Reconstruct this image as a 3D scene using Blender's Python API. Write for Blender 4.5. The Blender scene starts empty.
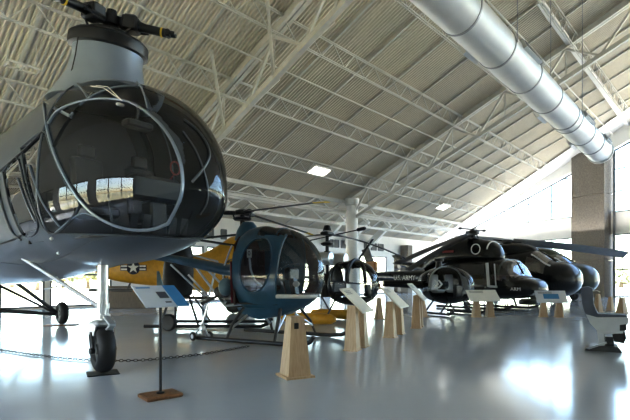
import bpy, math, random
import numpy as np
from mathutils import Vector, Matrix
from mathutils.bvhtree import BVHTree
random.seed(7)
scene = bpy.context.scene
COL = scene.collection
PI = math.pi
F = 470.0; HY = 278.0; CH = 1.5            # focal length in pixels, horizon row, eye height

def P(px, py, z):                          # a point at depth z seen at a pixel
    return Vector(((px-315)/F*z, z, CH+(HY-py)/F*z))
def G(px, py):                             # a point on the floor
    z = F*CH/(py-HY)
    return Vector(((px-315)/F*z, z, 0))

# ------------------------------------------------------------------ materials
def new_mat(name):
    m = bpy.data.materials.new(name); m.use_nodes = True
    nt = m.node_tree; nt.nodes.clear()
    out = nt.nodes.new('ShaderNodeOutputMaterial')
    return m, nt, out
def mat(name, col, rough=.5, metal=0., var=.12, scale=6., bump=0., coat=0., spec=.5, emit=None):
    m, nt, out = new_mat(name)
    b = nt.nodes.new('ShaderNodeBsdfPrincipled')
    b.inputs['Roughness'].default_value = rough
    b.inputs['Metallic'].default_value = metal
    b.inputs['Specular IOR Level'].default_value = spec
    b.inputs['Coat Weight'].default_value = coat
    b.inputs['Coat Roughness'].default_value = .05
    tc = nt.nodes.new('ShaderNodeTexCoord')
    n = nt.nodes.new('ShaderNodeTexNoise'); n.inputs['Scale'].default_value = scale; n.inputs['Detail'].default_value = 4
    nt.links.new(tc.outputs['Object'], n.inputs['Vector'])
    r = nt.nodes.new('ShaderNodeValToRGB')
    r.color_ramp.elements[0].position = .3; r.color_ramp.elements[1].position = .7
    r.color_ramp.elements[0].color = (*[c*(1-var) for c in col], 1)
    r.color_ramp.elements[1].color = (*[min(1, c*(1+var)) for c in col], 1)
    nt.links.new(n.outputs['Fac'], r.inputs['Fac'])
    nt.links.new(r.outputs['Color'], b.inputs['Base Color'])
    if bump:
        bp = nt.nodes.new('ShaderNodeBump'); bp.inputs['Strength'].default_value = bump; bp.inputs['Distance'].default_value = .02
        nt.links.new(n.outputs['Fac'], bp.inputs['Height']); nt.links.new(bp.outputs['Normal'], b.inputs['Normal'])
    if emit:
        b.inputs['Emission Color'].default_value = (*emit[0], 1); b.inputs['Emission Strength'].default_value = emit[1]
    nt.links.new(b.outputs['BSDF'], out.inputs['Surface'])
    return m
def glass_mat(name, tint, boost=.0, rough=.01, haze=.0, hazecol=(.5,.5,.5)):
    m, nt, out = new_mat(name)
    t = nt.nodes.new('ShaderNodeBsdfTransparent'); t.inputs['Color'].default_value = (*tint, 1)
    g = nt.nodes.new('ShaderNodeBsdfGlossy'); g.inputs['Roughness'].default_value = rough
    fr = nt.nodes.new('ShaderNodeFresnel'); fr.inputs['IOR'].default_value = 1.5
    ad = nt.nodes.new('ShaderNodeMath'); ad.operation = 'ADD'; ad.use_clamp = True; ad.inputs[1].default_value = boost
    nt.links.new(fr.outputs['Fac'], ad.inputs[0])
    mx = nt.nodes.new('ShaderNodeMixShader')
    nt.links.new(ad.outputs[0], mx.inputs['Fac'])
    nt.links.new(t.outputs[0], mx.inputs[1]); nt.links.new(g.outputs[0], mx.inputs[2])
    last = mx
    if haze:
        d = nt.nodes.new('ShaderNodeBsdfDiffuse'); d.inputs['Color'].default_value = (*hazecol, 1)
        m2 = nt.nodes.new('ShaderNodeMixShader'); m2.inputs['Fac'].default_value = haze
        nt.links.new(mx.outputs[0], m2.inputs[1]); nt.links.new(d.outputs[0], m2.inputs[2]); last = m2
    nt.links.new(last.outputs[0], out.inputs['Surface'])
    return m
def wood_mat(name, c0, c1, scale=3.):
    m, nt, out = new_mat(name)
    b = nt.nodes.new('ShaderNodeBsdfPrincipled'); b.inputs['Roughness'].default_value = .45
    tc = nt.nodes.new('ShaderNodeTexCoord'); mp = nt.nodes.new('ShaderNodeMapping')
    mp.inputs['Scale'].default_value = (9, 9, 1.2)
    nt.links.new(tc.outputs['Object'], mp.inputs['Vector'])
    n = nt.nodes.new('ShaderNodeTexNoise'); n.inputs['Scale'].default_value = scale; n.inputs['Detail'].default_value = 6; n.inputs['Distortion'].default_value = .6
    nt.links.new(mp.outputs[0], n.inputs['Vector'])
    r = nt.nodes.new('ShaderNodeValToRGB')
    r.color_ramp.elements[0].position = .3; r.color_ramp.elements[1].position = .72
    r.color_ramp.elements[0].color = (*c0, 1); r.color_ramp.elements[1].color = (*c1, 1)
    nt.links.new(n.outputs['Fac'], r.inputs['Fac']); nt.links.new(r.outputs[0], b.inputs['Base Color'])
    nt.links.new(b.outputs[0], out.inputs['Surface'])
    return m
def floor_mat():
    m, nt, out = new_mat('polished_floor')
    b = nt.nodes.new('ShaderNodeBsdfPrincipled')
    tc = nt.nodes.new('ShaderNodeTexCoord')
    n = nt.nodes.new('ShaderNodeTexNoise'); n.inputs['Scale'].default_value = .35; n.inputs['Detail'].default_value = 6
    n2 = nt.nodes.new('ShaderNodeTexNoise'); n2.inputs['Scale'].default_value = 1.6; n2.inputs['Detail'].default_value = 3
    nt.links.new(tc.outputs['Object'], n.inputs['Vector']); nt.links.new(tc.outputs['Object'], n2.inputs['Vector'])
    r = nt.nodes.new('ShaderNodeValToRGB')
    r.color_ramp.elements[0].color = (.44, .475, .52, 1); r.color_ramp.elements[1].color = (.53, .565, .61, 1)
    nt.links.new(n.outputs['Fac'], r.inputs['Fac']); nt.links.new(r.outputs[0], b.inputs['Base Color'])
    mr = nt.nodes.new('ShaderNodeMapRange'); mr.inputs['To Min'].default_value = .09; mr.inputs['To Max'].default_value = .16
    nt.links.new(n2.outputs['Fac'], mr.inputs['Value']); nt.links.new(mr.outputs[0], b.inputs['Roughness'])
    bp = nt.nodes.new('ShaderNodeBump'); bp.inputs['Strength'].default_value = .1; bp.inputs['Distance'].default_value = .02
    nt.links.new(n2.outputs['Fac'], bp.inputs['Height']); nt.links.new(bp.outputs[0], b.inputs['Normal'])
    b.inputs['Specular IOR Level'].default_value = .5
    nt.links.new(b.outputs[0], out.inputs['Surface'])
    return m
MT = dict(
    floor=floor_mat(),
    deck=mat('roof_deck_paint', (.70, .65, .555), .55, var=.04),
    steel=mat('white_steel_paint', (.62, .60, .55), .5, var=.05),
    wall=mat('white_wall_paint', (.84, .82, .78), .6, var=.03, scale=1.5),
    rake=mat('white_fascia_paint', (.88, .86, .81), .6, var=.03, scale=1.),
    pillar=mat('exposed_concrete', (.21, .188, .16), .8, var=.25, scale=14, bump=.4),
    mullion=mat('dark_mullion', (.13, .14, .15), .4, var=.05),
    pane=glass_mat('window_glass', (.94, .97, .97)),
    duct=mat('galvanised_duct', (.74, .73, .70), .45, metal=.15, var=.05, scale=2.),
    duct_dark=mat('duct_joint', (.36, .36, .36), .45, metal=.4),
    grille=mat('grille_dark', (.12, .12, .12), .5),
    lamp=mat('lamp_diffuser', (.9, .9, .88), .4, emit=((1, .97, .9), 3.)),
    hgrey=mat('navy_grey_aircraft_paint', (.088, .106, .134), .30, metal=.2, var=.12, scale=2.2, coat=.25),
    hgrey2=mat('dark_grey_frame_paint', (.085, .10, .115), .35, var=.1),
    hpylon=mat('pale_grey_pylon_paint', (.30, .35, .42), .3, metal=.25, var=.08, scale=2., coat=.3),
    hred=mat('faded_red_paint', (.26, .035, .04), .4, var=.15),
    silver=mat('bright_strut_metal', (.62, .64, .66), .3, metal=.6, var=.1),
    black=mat('black_rubber', (.012, .012, .013), .55, var=.2),
    blackm=mat('black_metal', (.014, .015, .018), .38, metal=.1, var=.25),
    dark=mat('dark_interior', (.018, .019, .02), .6, var=.3),
    darkg=mat('dark_grey_metal', (.06, .062, .065), .4, metal=.3, var=.2),
    bladeg=mat('grey_blade_paint', (.28, .30, .32), .45, var=.08),
    yel=mat('yellow_tip_paint', (.75, .52, .05), .45),
    canopy=glass_mat('dark_canopy_glass', (.84, .87, .88), boost=.02),
    canopy2=glass_mat('canopy_side_glass', (.74, .78, .78), boost=.05), screen=glass_mat('windscreen_glass', (.80, .84, .85), boost=.16), cheek=glass_mat('cheek_window_glass', (.10, .12, .13), boost=.42),
    clearg=glass_mat('clear_acrylic', (.95, .96, .96), boost=-.01), bubble=glass_mat('clear_bubble', (.86, .89, .90), boost=.03, haze=.03),
    blue=mat('blue_aircraft_paint', (.034, .110, .185), .28, var=.1, coat=.4),
    bluel=mat('light_blue_tank', (.16, .27, .34), .3, var=.1),
    maroon=mat('maroon_leather', (.05, .016, .018), .6, var=.2),
    maroonb=mat('maroon_paint', (.16, .02, .035), .5, var=.1),
    white=mat('white_paint', (.78, .78, .76), .4, var=.04),
    black_ac=mat('gloss_black_aircraft_paint', (.008, .010, .011), .25, var=.3, coat=.1, spec=.4),
    olive=mat('dark_olive_aircraft_paint', (.026, .034, .017), .35, var=.2, coat=.2),
    yellow=mat('yellow_aircraft_paint', (.56, .31, .03), .4, var=.12),
    orange=mat('orange_brown_paint', (.42, .20, .06), .55, var=.2),
    insblue=mat('insignia_blue', (.012, .016, .045), .5),
    inswhite=mat('insignia_white', (.8, .8, .78), .5),
    redp=mat('dull_red_mark', (.22, .02, .02), .5),
    wood=wood_mat('pale_wood', (.43, .30, .18), (.55, .41, .27)),
    wood2=wood_mat('dark_base_wood', (.16, .075, .03), (.26, .13, .06)),
    woodwall=wood_mat('brown_wall_panel', (.085, .068, .055), (.12, .10, .08)),
    cream=mat('cream_board', (.72, .70, .62), .35, var=.03),
    boardw=mat('white_sign_board', (.66, .70, .76), .35, var=.03),
    boardb=mat('blue_sign_strip', (.07, .26, .52), .35, var=.06),
    ink=mat('print_ink', (.10, .10, .12), .5),
    seatg=mat('slate_seat_fabric', (.10, .115, .15), .7, var=.12),
    seatw=mat('pale_grey_seat_shell', (.50, .53, .56), .4, var=.06),
    chain=mat('dark_chain_steel', (.05, .05, .055), .35, metal=.7),
    grass=mat('dry_grass', (.42, .38, .22), .9, var=.25, scale=.08),
    apron=mat('pale_apron_concrete', (.74, .71, .64), .8, var=.08, scale=.3),
    leaf=mat('tree_leaves', (.20, .22, .15), .8, var=.4, scale=1.2),
    bark=mat('tree_bark', (.12, .09, .06), .9, var=.3),
)

# ------------------------------------------------------------------ mesh helpers
class MB:
    def __init__(s): s.v = []; s.f = []
    def add(s, vs, fs):
        o = len(s.v); s.v += [tuple(v) for v in vs]; s.f += [tuple(i+o for i in f) for f in fs]; return s
    def box(s, c, size, rot=None):
        hx, hy, hz = size[0]/2, size[1]/2, size[2]/2
        vs = [Vector((x, y, z)) for x in (-hx, hx) for y in (-hy, hy) for z in (-hz, hz)]
        if rot is not None: vs = [rot @ v for v in vs]
        c = Vector(c)
        return s.add([v+c for v in vs], [(0,1,3,2),(4,6,7,5),(0,4,5,1),(2,3,7,6),(0,2,6,4),(1,5,7,3)])
    def bbox(s, c, size, b=.02, rot=None):         # a box with chamfered upright edges and top
        hx, hy, hz = size[0]/2, size[1]/2, size[2]/2
        b = min(b, hx*.9, hy*.9, hz*.9)
        def ring(ix, iy, z):
            x, y = hx-ix, hy-iy
            return [Vector((x-b,-y,z)),Vector((x,-y+b,z)),Vector((x,y-b,z)),Vector((x-b,y,z)),Vector((-x+b,y,z)),Vector((-x,y-b,z)),Vector((-x,-y+b,z)),Vector((-x+b,-y,z))]
        rs = [ring(b, b, -hz), ring(0, 0, -hz+b), ring(0, 0, hz-b), ring(b, b, hz)]
        if rot is not None: rs = [[rot @ v for v in r] for r in rs]
        c = Vector(c)
        return s.loft([[v+c for v in r] for r in rs])
    def loft(s, rings, cap=True):
        n = len(rings[0]); vs = [v for r in rings for v in r]; fs = []
        for i in range(len(rings)-1):
            for j in range(n):
                k = (j+1) % n
                fs.append((i*n+j, i*n+k, (i+1)*n+k, (i+1)*n+j))
        if cap:
            fs.append(tuple(reversed(range(n)))); fs.append(tuple((len(rings)-1)*n+j for j in range(n)))
        return s.add(vs, fs)
    def tube(s, pts, r, n=8, cap=True, flat=1.):
        pts = [Vector(p) for p in pts]
        rr = r if isinstance(r, (list, tuple)) else [r]*len(pts)
        rings = []; nrm = None
        for i, p in enumerate(pts):
            a = pts[max(0, i-1)]; b = pts[min(len(pts)-1, i+1)]
            t = (b-a).normalized()
            if nrm is None:
                up = Vector((0, 0, 1)) if abs(t.z) < .95 else Vector((1, 0, 0))
                nrm = t.cross(up).normalized()
            nrm = (nrm - t*nrm.dot(t)).normalized()
            bn = t.cross(nrm)
            rings.append([p + nrm*math.cos(2*PI*k/n)*rr[i] + bn*math.sin(2*PI*k/n)*rr[i]*flat for k in range(n)])
        return s.loft(rings, cap)
    def bar(s, a, b, w, h, up=(0, 0, 1)):           # rectangular bar, h along up
        a, b = Vector(a), Vector(b); t = (b-a).normalized(); up = Vector(up)
        if abs(t.dot(up)) > .98: up = Vector((1, 0, 0))
        sd = t.cross(up).normalized(); u = sd.cross(t).normalized()
        q = [sd*w/2+u*h/2, sd*w/2-u*h/2, -sd*w/2-u*h/2, -sd*w/2+u*h/2]
        return s.loft([[a+x for x in q], [b+x for x in q]])
    def lathe(s, prof, n=24, o=(0, 0, 0), axis=(0, 0, 1), cap=True):
        o = Vector(o); ax = Vector(axis).normalized()
        u = ax.orthogonal().normalized(); w = ax.cross(u)
        return s.loft([[o+ax*z+(u*math.cos(2*PI*k/n)+w*math.sin(2*PI*k/n))*max(r, 1e-4) for k in range(n)] for r, z in prof], cap)
    def ell(s, c, r, n=20, m=12, rot=None):
        c = Vector(c); rings = []
        for i in range(m+1):
            ph = -PI/2+PI*i/m; q = max(math.cos(ph), 1e-3)
            ring = [Vector((r[0]*q*math.cos(2*PI*k/n), r[1]*q*math.sin(2*PI*k/n), r[2]*math.sin(ph))) for k in range(n)]
            if rot is not None: ring = [rot @ v for v in ring]
            rings.append([v+c for v in ring])
        return s.loft(rings)
    def quad(s, a, b, c, d): return s.add([a, b, c, d], [(0, 1, 2, 3)])
    def plate(s, poly, th):                         # polygon extruded along its normal
        poly = [Vector(p) for p in poly]
        nn = (poly[1]-poly[0]).cross(poly[2]-poly[0]).normalized()*th
        return s.loft([poly, [p+nn for p in poly]])
    def blade(s, a, b, chord, th=.03, taper=1., droop=0., seg=8, pitch=0.):
        a, b = Vector(a), Vector(b); t = (b-a).normalized(); sd = t.cross(Vector((0, 0, 1))).normalized(); up = sd.cross(t)
        sd, up = sd*math.cos(pitch)+up*math.sin(pitch), up*math.cos(pitch)-sd*math.sin(pitch)
        rings = []
        for i in range(seg+1):
            k = i/seg; p = a.lerp(b, k) + Vector((0, 0, droop*(k-k*k)*4)); c = chord*(1+(taper-1)*k)
            rings.append([p+sd*c*.5, p+sd*c*.3+up*th*.5, p-sd*c*.1+up*th*.5, p-sd*c*.5, p-sd*c*.1-up*th*.4, p+sd*c*.3-up*th*.5])
        return s.loft(rings)
    def torus(s, c, R, r, axis, n=28, m=10, a0=0., a1=2*PI, sx=1., sy=1., ux=None):
        ax = Vector(axis).normalized(); u = Vector(ux) if ux is not None else ax.orthogonal().normalized(); w = ax.cross(u)
        closed = abs(a1-a0-2*PI) < 1e-6
        pts = [Vector(c)+u*R*sx*math.cos(a0+(a1-a0)*i/n)+w*R*sy*math.sin(a0+(a1-a0)*i/n) for i in range(n+1)]
        return s.tube(pts, r, m, cap=not closed)
    def build(s, name, m, parent=None, smooth=35, loc=None):
        me = bpy.data.meshes.new(name); me.from_pydata(s.v, [], s.f); me.validate(); me.update()
        import bmesh
        bm = bmesh.new(); bm.from_mesh(me)
        bmesh.ops.remove_doubles(bm, verts=bm.verts, dist=2e-5)
        bmesh.ops.dissolve_degenerate(bm, edges=bm.edges, dist=1e-5)
        bmesh.ops.recalc_face_normals(bm, faces=bm.faces); bm.to_mesh(me); bm.free()
        if smooth:
            me.shade_smooth(); me.set_sharp_from_angle(angle=math.radians(smooth))
        me.materials.append(m if not isinstance(m, str) else MT[m])
        o = bpy.data.objects.new(name, me); COL.objects.link(o)
        if parent is not None: o.parent = parent
        if loc is not None: o.location = loc
        return o
def tag(o, label, cat, group=None):
    o['label'] = label; o['category'] = cat
    if group: o['group'] = group
    return o
def struct(o): o['kind'] = 'structure'; return o
def empty(name, loc, rz, label, cat, group=None):
    o = bpy.data.objects.new(name, None); COL.objects.link(o); o.empty_display_size = .2
    o.location = loc; o.rotation_euler = (0, 0, rz)
    return tag(o, label, cat, group)
def copy_tree(o, parent=None):
    c = o.copy(); COL.objects.link(c)
    if parent is not None: c.parent = parent
    for ch in list(o.children): copy_tree(ch, c)
    return c
def text_part(name, body, m, parent, loc, rot, size, sx=1.):
    cu = bpy.data.curves.new(name, 'FONT'); cu.body = body; cu.size = size; cu.extrude = .004
    cu.align_x = 'CENTER'; cu.align_y = 'CENTER'
    t = bpy.data.objects.new('tmp', cu); COL.objects.link(t)
    bpy.context.view_layer.update()
    me = bpy.data.meshes.new_from_object(t.evaluated_get(bpy.context.evaluated_depsgraph_get()))
    bpy.data.objects.remove(t)
    me.name = name; me.materials.clear(); me.materials.append(MT[m])
    o = bpy.data.objects.new(name, me); COL.objects.link(o); o.parent = parent
    o.location = loc; o.rotation_euler = rot; o.scale = (sx, 1, 1)
    return o
def pchip(xs, ys):
    xs = np.array(xs, float); ys = np.array(ys, float)
    h = np.diff(xs); dl = np.diff(ys)/h; d = np.zeros(len(xs))
    for i in range(1, len(xs)-1):
        if dl[i-1]*dl[i] > 0:
            w1, w2 = 2*h[i]+h[i-1], h[i]+2*h[i-1]; d[i] = (w1+w2)/(w1/dl[i-1]+w2/dl[i])
    d[0], d[-1] = dl[0], dl[-1]
    def f(x):
        x = min(max(x, xs[0]), xs[-1]); i = min(max(int(np.searchsorted(xs, x))-1, 0), len(h)-1)
        t = (x-xs[i])/h[i]
        return float(ys[i]*(2*t**3-3*t*t+1)+h[i]*d[i]*(t**3-2*t*t+t)+ys[i+1]*(-2*t**3+3*t*t)+h[i]*d[i+1]*(t**3-t*t))
    return f
class Hull:
    """Fuselage from stations (x, bottom, top, half width, height of greatest width); the tip is an elliptical cap."""
    def __init__(s, st, tip=None, pw=(2, 2, 2), e=.85):
        st = sorted(st); xs = [a[0] for a in st]
        s.fb, s.ft, s.fw, s.fc = [pchip(xs, [a[k] for a in st]) for k in (1, 2, 3, 4)]
        s.x0, s.xb = xs[0], xs[-1]; s.tip = tip; s.pw = pw; s.e = e
    def sec(s, x):
        if s.tip and x > s.xb:
            a = min(1, (x-s.xb)/(s.tip[0]-s.xb)); zt = s.tip[1]
            g = lambda p: math.sqrt(max(0, 1-a**p))
            return (zt+(s.fb(s.xb)-zt)*g(s.pw[0]), zt+(s.ft(s.xb)-zt)*g(s.pw[1]), s.fw(s.xb)*g(s.pw[2]), zt+(s.fc(s.xb)-zt)*(1-a))
        return s.fb(x), s.ft(x), s.fw(x), s.fc(x)
    def pt(s, x, th):
        b, t, w, c = s.sec(x); ct, sn = math.cos(th), math.sin(th); c = min(max(c, b), t)
        q = abs(sn)**s.e*(1 if sn > 0 else -1)
        return Vector((x, w*abs(ct)**s.e*(1 if ct > 0 else -1), c+(t-c)*q if q > 0 else c+(c-b)*q))
    def mesh(s, nb=30, nt=24, n=64):
        xs = [s.x0+(s.xb-s.x0)*i/nb for i in range(nb+1)]
        if s.tip: xs += [s.xb+(s.tip[0]-s.xb)*math.sin(PI/2*i/nt) for i in range(1, nt+1)]
        V = [s.pt(x, 2*PI*k/n) for x in xs for k in range(n)]
        Fc = [(i*n+j, i*n+(j+1) % n, (i+1)*n+(j+1) % n, (i+1)*n+j) for i in range(len(xs)-1) for j in range(n)]
        Fc.append(tuple(reversed(range(n))))
        return V, Fc
    def parts(s, cls, nb=30, nt=24, n=64):
        V, Fc = s.mesh(nb, nt, n); out = {}
        for f in Fc:
            c = sum((V[i] for i in f), Vector())/len(f)
            out.setdefault(cls(c), []).append(f)
        res = {}
        for k, fs in out.items():
            used = sorted({i for f in fs for i in f}); mp = {a: b for b, a in enumerate(used)}
            mb = MB(); mb.add([V[i] for i in used], [tuple(mp[i] for i in f) for f in fs]); res[k] = mb
        return res
def islands(mb):
    par = list(range(len(mb.v)))
    def find(i):
        while par[i] != i: par[i] = par[par[i]]; i = par[i]
        return i
    key = {}
    for i, v in enumerate(mb.v):
        k = tuple(round(c, 4) for c in v)
        if k in key: par[find(i)] = find(key[k])
        else: key[k] = i
    for f in mb.f:
        for i in f[1:]: par[find(i)] = find(f[0])
    grp = {}
    for f in mb.f: grp.setdefault(find(f[0]), []).append(f)
    out = []
    for fs in grp.values():
        used = sorted({i for f in fs for i in f}); mp = {a: b for b, a in enumerate(used)}
        m = MB(); m.add([mb.v[i] for i in used], [tuple(mp[i] for i in f) for f in fs]); out.append(m)
    return sorted(out, key=lambda m: -len(m.f))
def build_parts(res, table, parent):
    out = {}
    for k in table:
        if k not in res: continue
        for i, m in enumerate(islands(res[k])):
            o = m.build(table[k][0], table[k][1], parent, smooth=60)
            if i == 0: out[k] = o
    return out
def wheel(name, parent, c, R, w, axis, hub='silver', loc_mats=('black',)):
    ax = Vector(axis).normalized()
    prof = []
    for i in range(13):
        a = -PI/2+PI*i/12
        prof.append((R-w*.42+w*.42*math.cos(a), w*.5*math.sin(a)))
    prof = [(R*.52, -w*.42)]+prof+[(R*.52, w*.42)]
    t = MB().lathe(prof, 32, c, ax, cap=False)
    t = t.build(name, 'black', parent)
    h = MB().lathe([(R*.05, -w*.36), (R*.2, -w*.40), (R*.24, -w*.3), (R*.5, -w*.3), (R*.56, -w*.42), (R*.56, w*.42), (R*.5, w*.3), (R*.24, w*.3), (R*.2, w*.4), (R*.05, w*.36)], 24, c, ax)
    h.build('wheel_hub', hub, t)
    return t

# ------------------------------------------------------------------ camera
cam = bpy.data.objects.new('camera', bpy.data.cameras.new('camera')); COL.objects.link(cam)
cam.location = (0, 0, CH); cam.rotation_euler = (PI/2, 0, 0)
cam.data.sensor_width = 36; cam.data.lens = 36*F/630; cam.data.shift_y = (HY-210)/630
cam.data.clip_end = 2000; cam.data.clip_start = .05
scene.camera = cam

# ------------------------------------------------------------------ the hall
U = Vector((.676, .737, 0)); VD = Vector((-.737, .676, 0)); C0 = Vector((2.6, 33, 0))
def W(t, s, z=0.): return C0+U*t-VD*s+Vector((0, 0, z))
def roofz(s): return 7.5+.437*s if s < 26 else 7.5+.437*26-.437*(s-26)
SB = -4.75                                          # the low wall at the back
E0 = Vector((23.5, 37.5, 0)); ED = Vector((-.477, .879, 0))
def E(t, z=0.): return E0+ED*t+Vector((0, 0, z))
def e_s(t): return 12.36-.9457*t
def e_of_s(s): return (12.36-s)/.9457
def t_of(p): return (Vector(p)-C0).dot(U)
def t_end(s): return t_of(E(e_of_s(s)))
TL = -32.
# floor
fl = MB().plate([W(TL-1, SB-.5), W(t_end(SB)+.5, SB-.5), W(t_end(52)+.5, 52), W(TL-1, 52)], .2)
fo = fl.build('floor', 'floor', smooth=0); fo.location.z = 0; struct(fo)
zs = [v.co.z for v in fo.data.vertices]
for v in fo.data.vertices: v.co.z -= max(zs)
# corrugated roof deck
def deck(s0, s1, name):
    mb = MB(); n = 0; pr = []; t = TL-1
    while t < 27:
        pr += [(t, 0), (t+.055, 0), (t+.075, .09), (t+.135, .09)]; t += .16
    sm = lambda t: max(s0+.05, min(s1, (t_end(0)+.8-t)/(t_end(0)-t_end(1))))
    a = [W(t, s0, roofz(s0)+dz) for t, dz in pr]; b = [W(t, sm(t), roofz(sm(t))+dz) for t, dz in pr]
    k = len(pr)
    mb.add(a+b, [(i, i+1, k+i+1, k+i) for i in range(k-1)])
    return struct(mb.build(name, 'deck', smooth=0))
deck(SB-1, 26, 'ceiling')
c2 = MB().plate([W(TL-1, 26, roofz(26)), W(t_end(26)+.6, 26, roofz(26)), W(t_end(53)+.6, 53, roofz(53)), W(TL-1, 53, roofz(53))], .15).build('ceiling', 'deck', smooth=0); struct(c2)
# sloping tubes under the deck
t = TL+1.2
while t < 20:
    s1 = 25.8; s0 = SB+.3
    if t > t_end(s1): s1 = max(s0, e_s(((W(t, 0)-E0).dot(ED))))  # coarse guard
    while s1 > s0 and t > t_end(s1)-3.2: s1 -= .25
    if s1-s0 > 1:
        mb = MB().bar(W(t, s0, roofz(s0)-.06), W(t, s1, roofz(s1)-.06), .09, .10)
        struct(mb.build('roof_purlin', 'steel', smooth=0))
    t += 2.39
# rake-direction truss girders
def girder(t, s0, s1, dep=1.9):
    mb = MB()
    for k in (-1, 1):
        mb.bar(W(t+k*.1, s0, roofz(s0)-.28), W(t+k*.1, s1, roofz(s1)-.28), .14, .26)
    mb.bar(W(t, s0+.5, roofz(s0+.5)-dep), W(t, s1, roofz(s1)-dep), .2, .2)
    s = s0+.5; up = False
    while s+1.53 < s1:
        a, b = (s, s+1.53)
        p = W(t, a, roofz(a)-(.4 if up else dep)); q = W(t, b, roofz(b)-(dep if up else .4))
        mb.bar(p, q, .1, .1)
        if up: mb.bar(W(t, a, roofz(a)-.4), W(t, a, roofz(a)-dep), .06, .06)
        up = not up; s = b
    return struct(mb.build('roof_girder', 'steel', smooth=0))
girder(-14.3, -.6, 25.8); girder(0, -.6, 25.8); girder(-28.6, -.6, 25.8)
mb = MB()
# open-web joists along the hall
def joist(s, t0, t1, dep=.75, double=False, cut=()):
    mb = MB(); z0 = roofz(s)-.2; z1 = z0-dep
    for k in (-1, 1):
        mb.bar(W(t0, s+k*.05, z0), W(t1, s+k*.05, z0), .03, .05)
        mb.bar(W(t0+.4, s+k*.05, z1), W(t1-.4, s+k*.05, z1), .03, .04)
    t = t0+.4; up = False
    while t+.7 < t1:
        mb.bar(W(t, s, z0 if up else z1), W(t+.7, s, z1 if up else z0), .032, .032); up = not up; t += .7
    return struct(mb.build('roof_joist', 'steel', smooth=0))
for s in (2.04, 5.1, 8.2, 11.2, 14.2, 17.3, 20.4, 23.4):
    joist(s, TL+1, t_end(s)-3.4)
# long truss over the round columns and its lower line
for s, dz in ((-.6, .1), (-1.2, .55)):
    mb = MB(); z0 = roofz(s)-.25-dz; t1 = t_end(s)-1
    mb.bar(W(TL+1, s, z0), W(t1, s, z0), .2, .22); mb.bar(W(TL+1, s, z0-.75), W(t1, s, z0-.75), .16, .16)
    t = TL+1; up = False
    while t+1.4 < t1:
        mb.bar(W(t, s, z0-.75 if up else z0), W(t+1.4, s, z0 if up else z0-.75), .07, .07); up = not up; t += 1.4
    struct(mb.build('eave_truss', 'steel', smooth=0))
# sloping end struts on the low wall
for t in (2.2, 5.2, 8.4, -9, -18):
    mb = MB().bar(W(t, SB+.05, roofz(SB)-1.0), W(t, SB+2.3, roofz(SB+2.3)-.2), .3, .55)
    struct(mb.build('wall_strut', 'rake', smooth=0))
# diagonal wind braces by the left girder
for s0 in (1, 4, 7, 10):
    mb = MB().bar(W(-14.3, s0+.5, roofz(s0+.5)-1.9), W(-12.6, s0+2, roofz(s0+2)-.3), .1, .1)
    struct(mb.build('wind_brace', 'steel', smooth=0))
    mb = MB().bar(W(-14.3, s0+.5, roofz(s0+.5)-1.9), W(-16.0, s0+2, roofz(s0+2)-.3), .1, .1)
    struct(mb.build('wind_brace', 'steel', smooth=0))
# round white columns
for t in (0, -14.3, -28.6):
    p = W(t, 0)
    mb = MB().lathe([(.5, 0), (.5, .12), (.42, .16), (.42, roofz(0)-.95), (.5, roofz(0)-.9), (.5, roofz(0)-.45)], 32, p)
    struct(mb.build('round_column', 'wall'))

def wall_strips(name, org, d, length, hfun, opens, th, nrm, m='wall'):
    """A wall of full height along d with rectangular openings (a, b, z0, z1)."""
    cuts = sorted({0., float(length)} | ({26.-SB} if name == 'wall_left' else set()) | {float(o[i]) for o in opens for i in (0, 1)})
    mb = MB(); nrm = Vector(nrm)*th
    for a, b in zip(cuts[:-1], cuts[1:]):
        m_ = (a+b)/2; zz = [(0., None)]
        os_ = sorted([(o[2], o[3]) for o in opens if o[0] <= m_ <= o[1]])
        lo = 0.; segs = []
        for z0, z1 in os_:
            if z0 > lo: segs.append((lo, z0, lo, z0))
            lo = z1
        segs.append((lo, hfun(a), lo, hfun(b)))
        for l0, h0, l1, h1 in segs:
            A = [org+d*a+Vector((0, 0, l0)), org+d*b+Vector((0, 0, l1)), org+d*b+Vector((0, 0, h1)), org+d*a+Vector((0, 0, h0))]
            mb.loft([A, [p+nrm for p in A]])
    return struct(mb.build(name, m, smooth=0))
WN = [0]
def window(org, d, nrm, a, b, z0, z1, nx, nz, zs=None, top=None):
    """Glazing with mullions in an opening; top(a) gives a sloping head."""
    WN[0] += 1; nrm = Vector(nrm); up = Vector((0, 0, 1))
    f = MB(); w = .09; o = org+nrm*.08
    hz = (lambda q: z1) if top is None else top
    q = lambda x, z: o+d*x+up*z
    f.bar(q(a, z0+w/2), q(b, z0+w/2), w, w); f.bar(q(a, hz(a)-w/2), q(b, hz(b)-w/2), w, w)
    for i in range(nx+1):
        x = a+(b-a)*i/nx
        if hz(x)-z0 > .1: f.bar(q(min(max(x, a+w/2), b-w/2), z0), q(min(max(x, a+w/2), b-w/2), hz(x)), w, w, up=nrm)
    rows = zs if zs else [z0+(z1-z0)*k/nz for k in range(1, nz)]
    for z in rows:
        xa, xb = a, b
        if top is not None:
            if z > max(hz(a), hz(b)): continue
            if hz(a) < z: xa = a+(b-a)*(z-hz(a))/(hz(b)-hz(a))
            if hz(b) < z: xb = a+(b-a)*(z-hz(a))/(hz(b)-hz(a))
        f.bar(q(xa, z), q(xb, z), w, w)
    fr = struct(f.build('window_%d' % WN[0], 'mullion', smooth=0))
    MB().quad(q(a, z0), q(b, z0), q(b, hz(b)), q(a, hz(a))).build('pane', 'pane', fr, smooth=0)
    return fr

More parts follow.
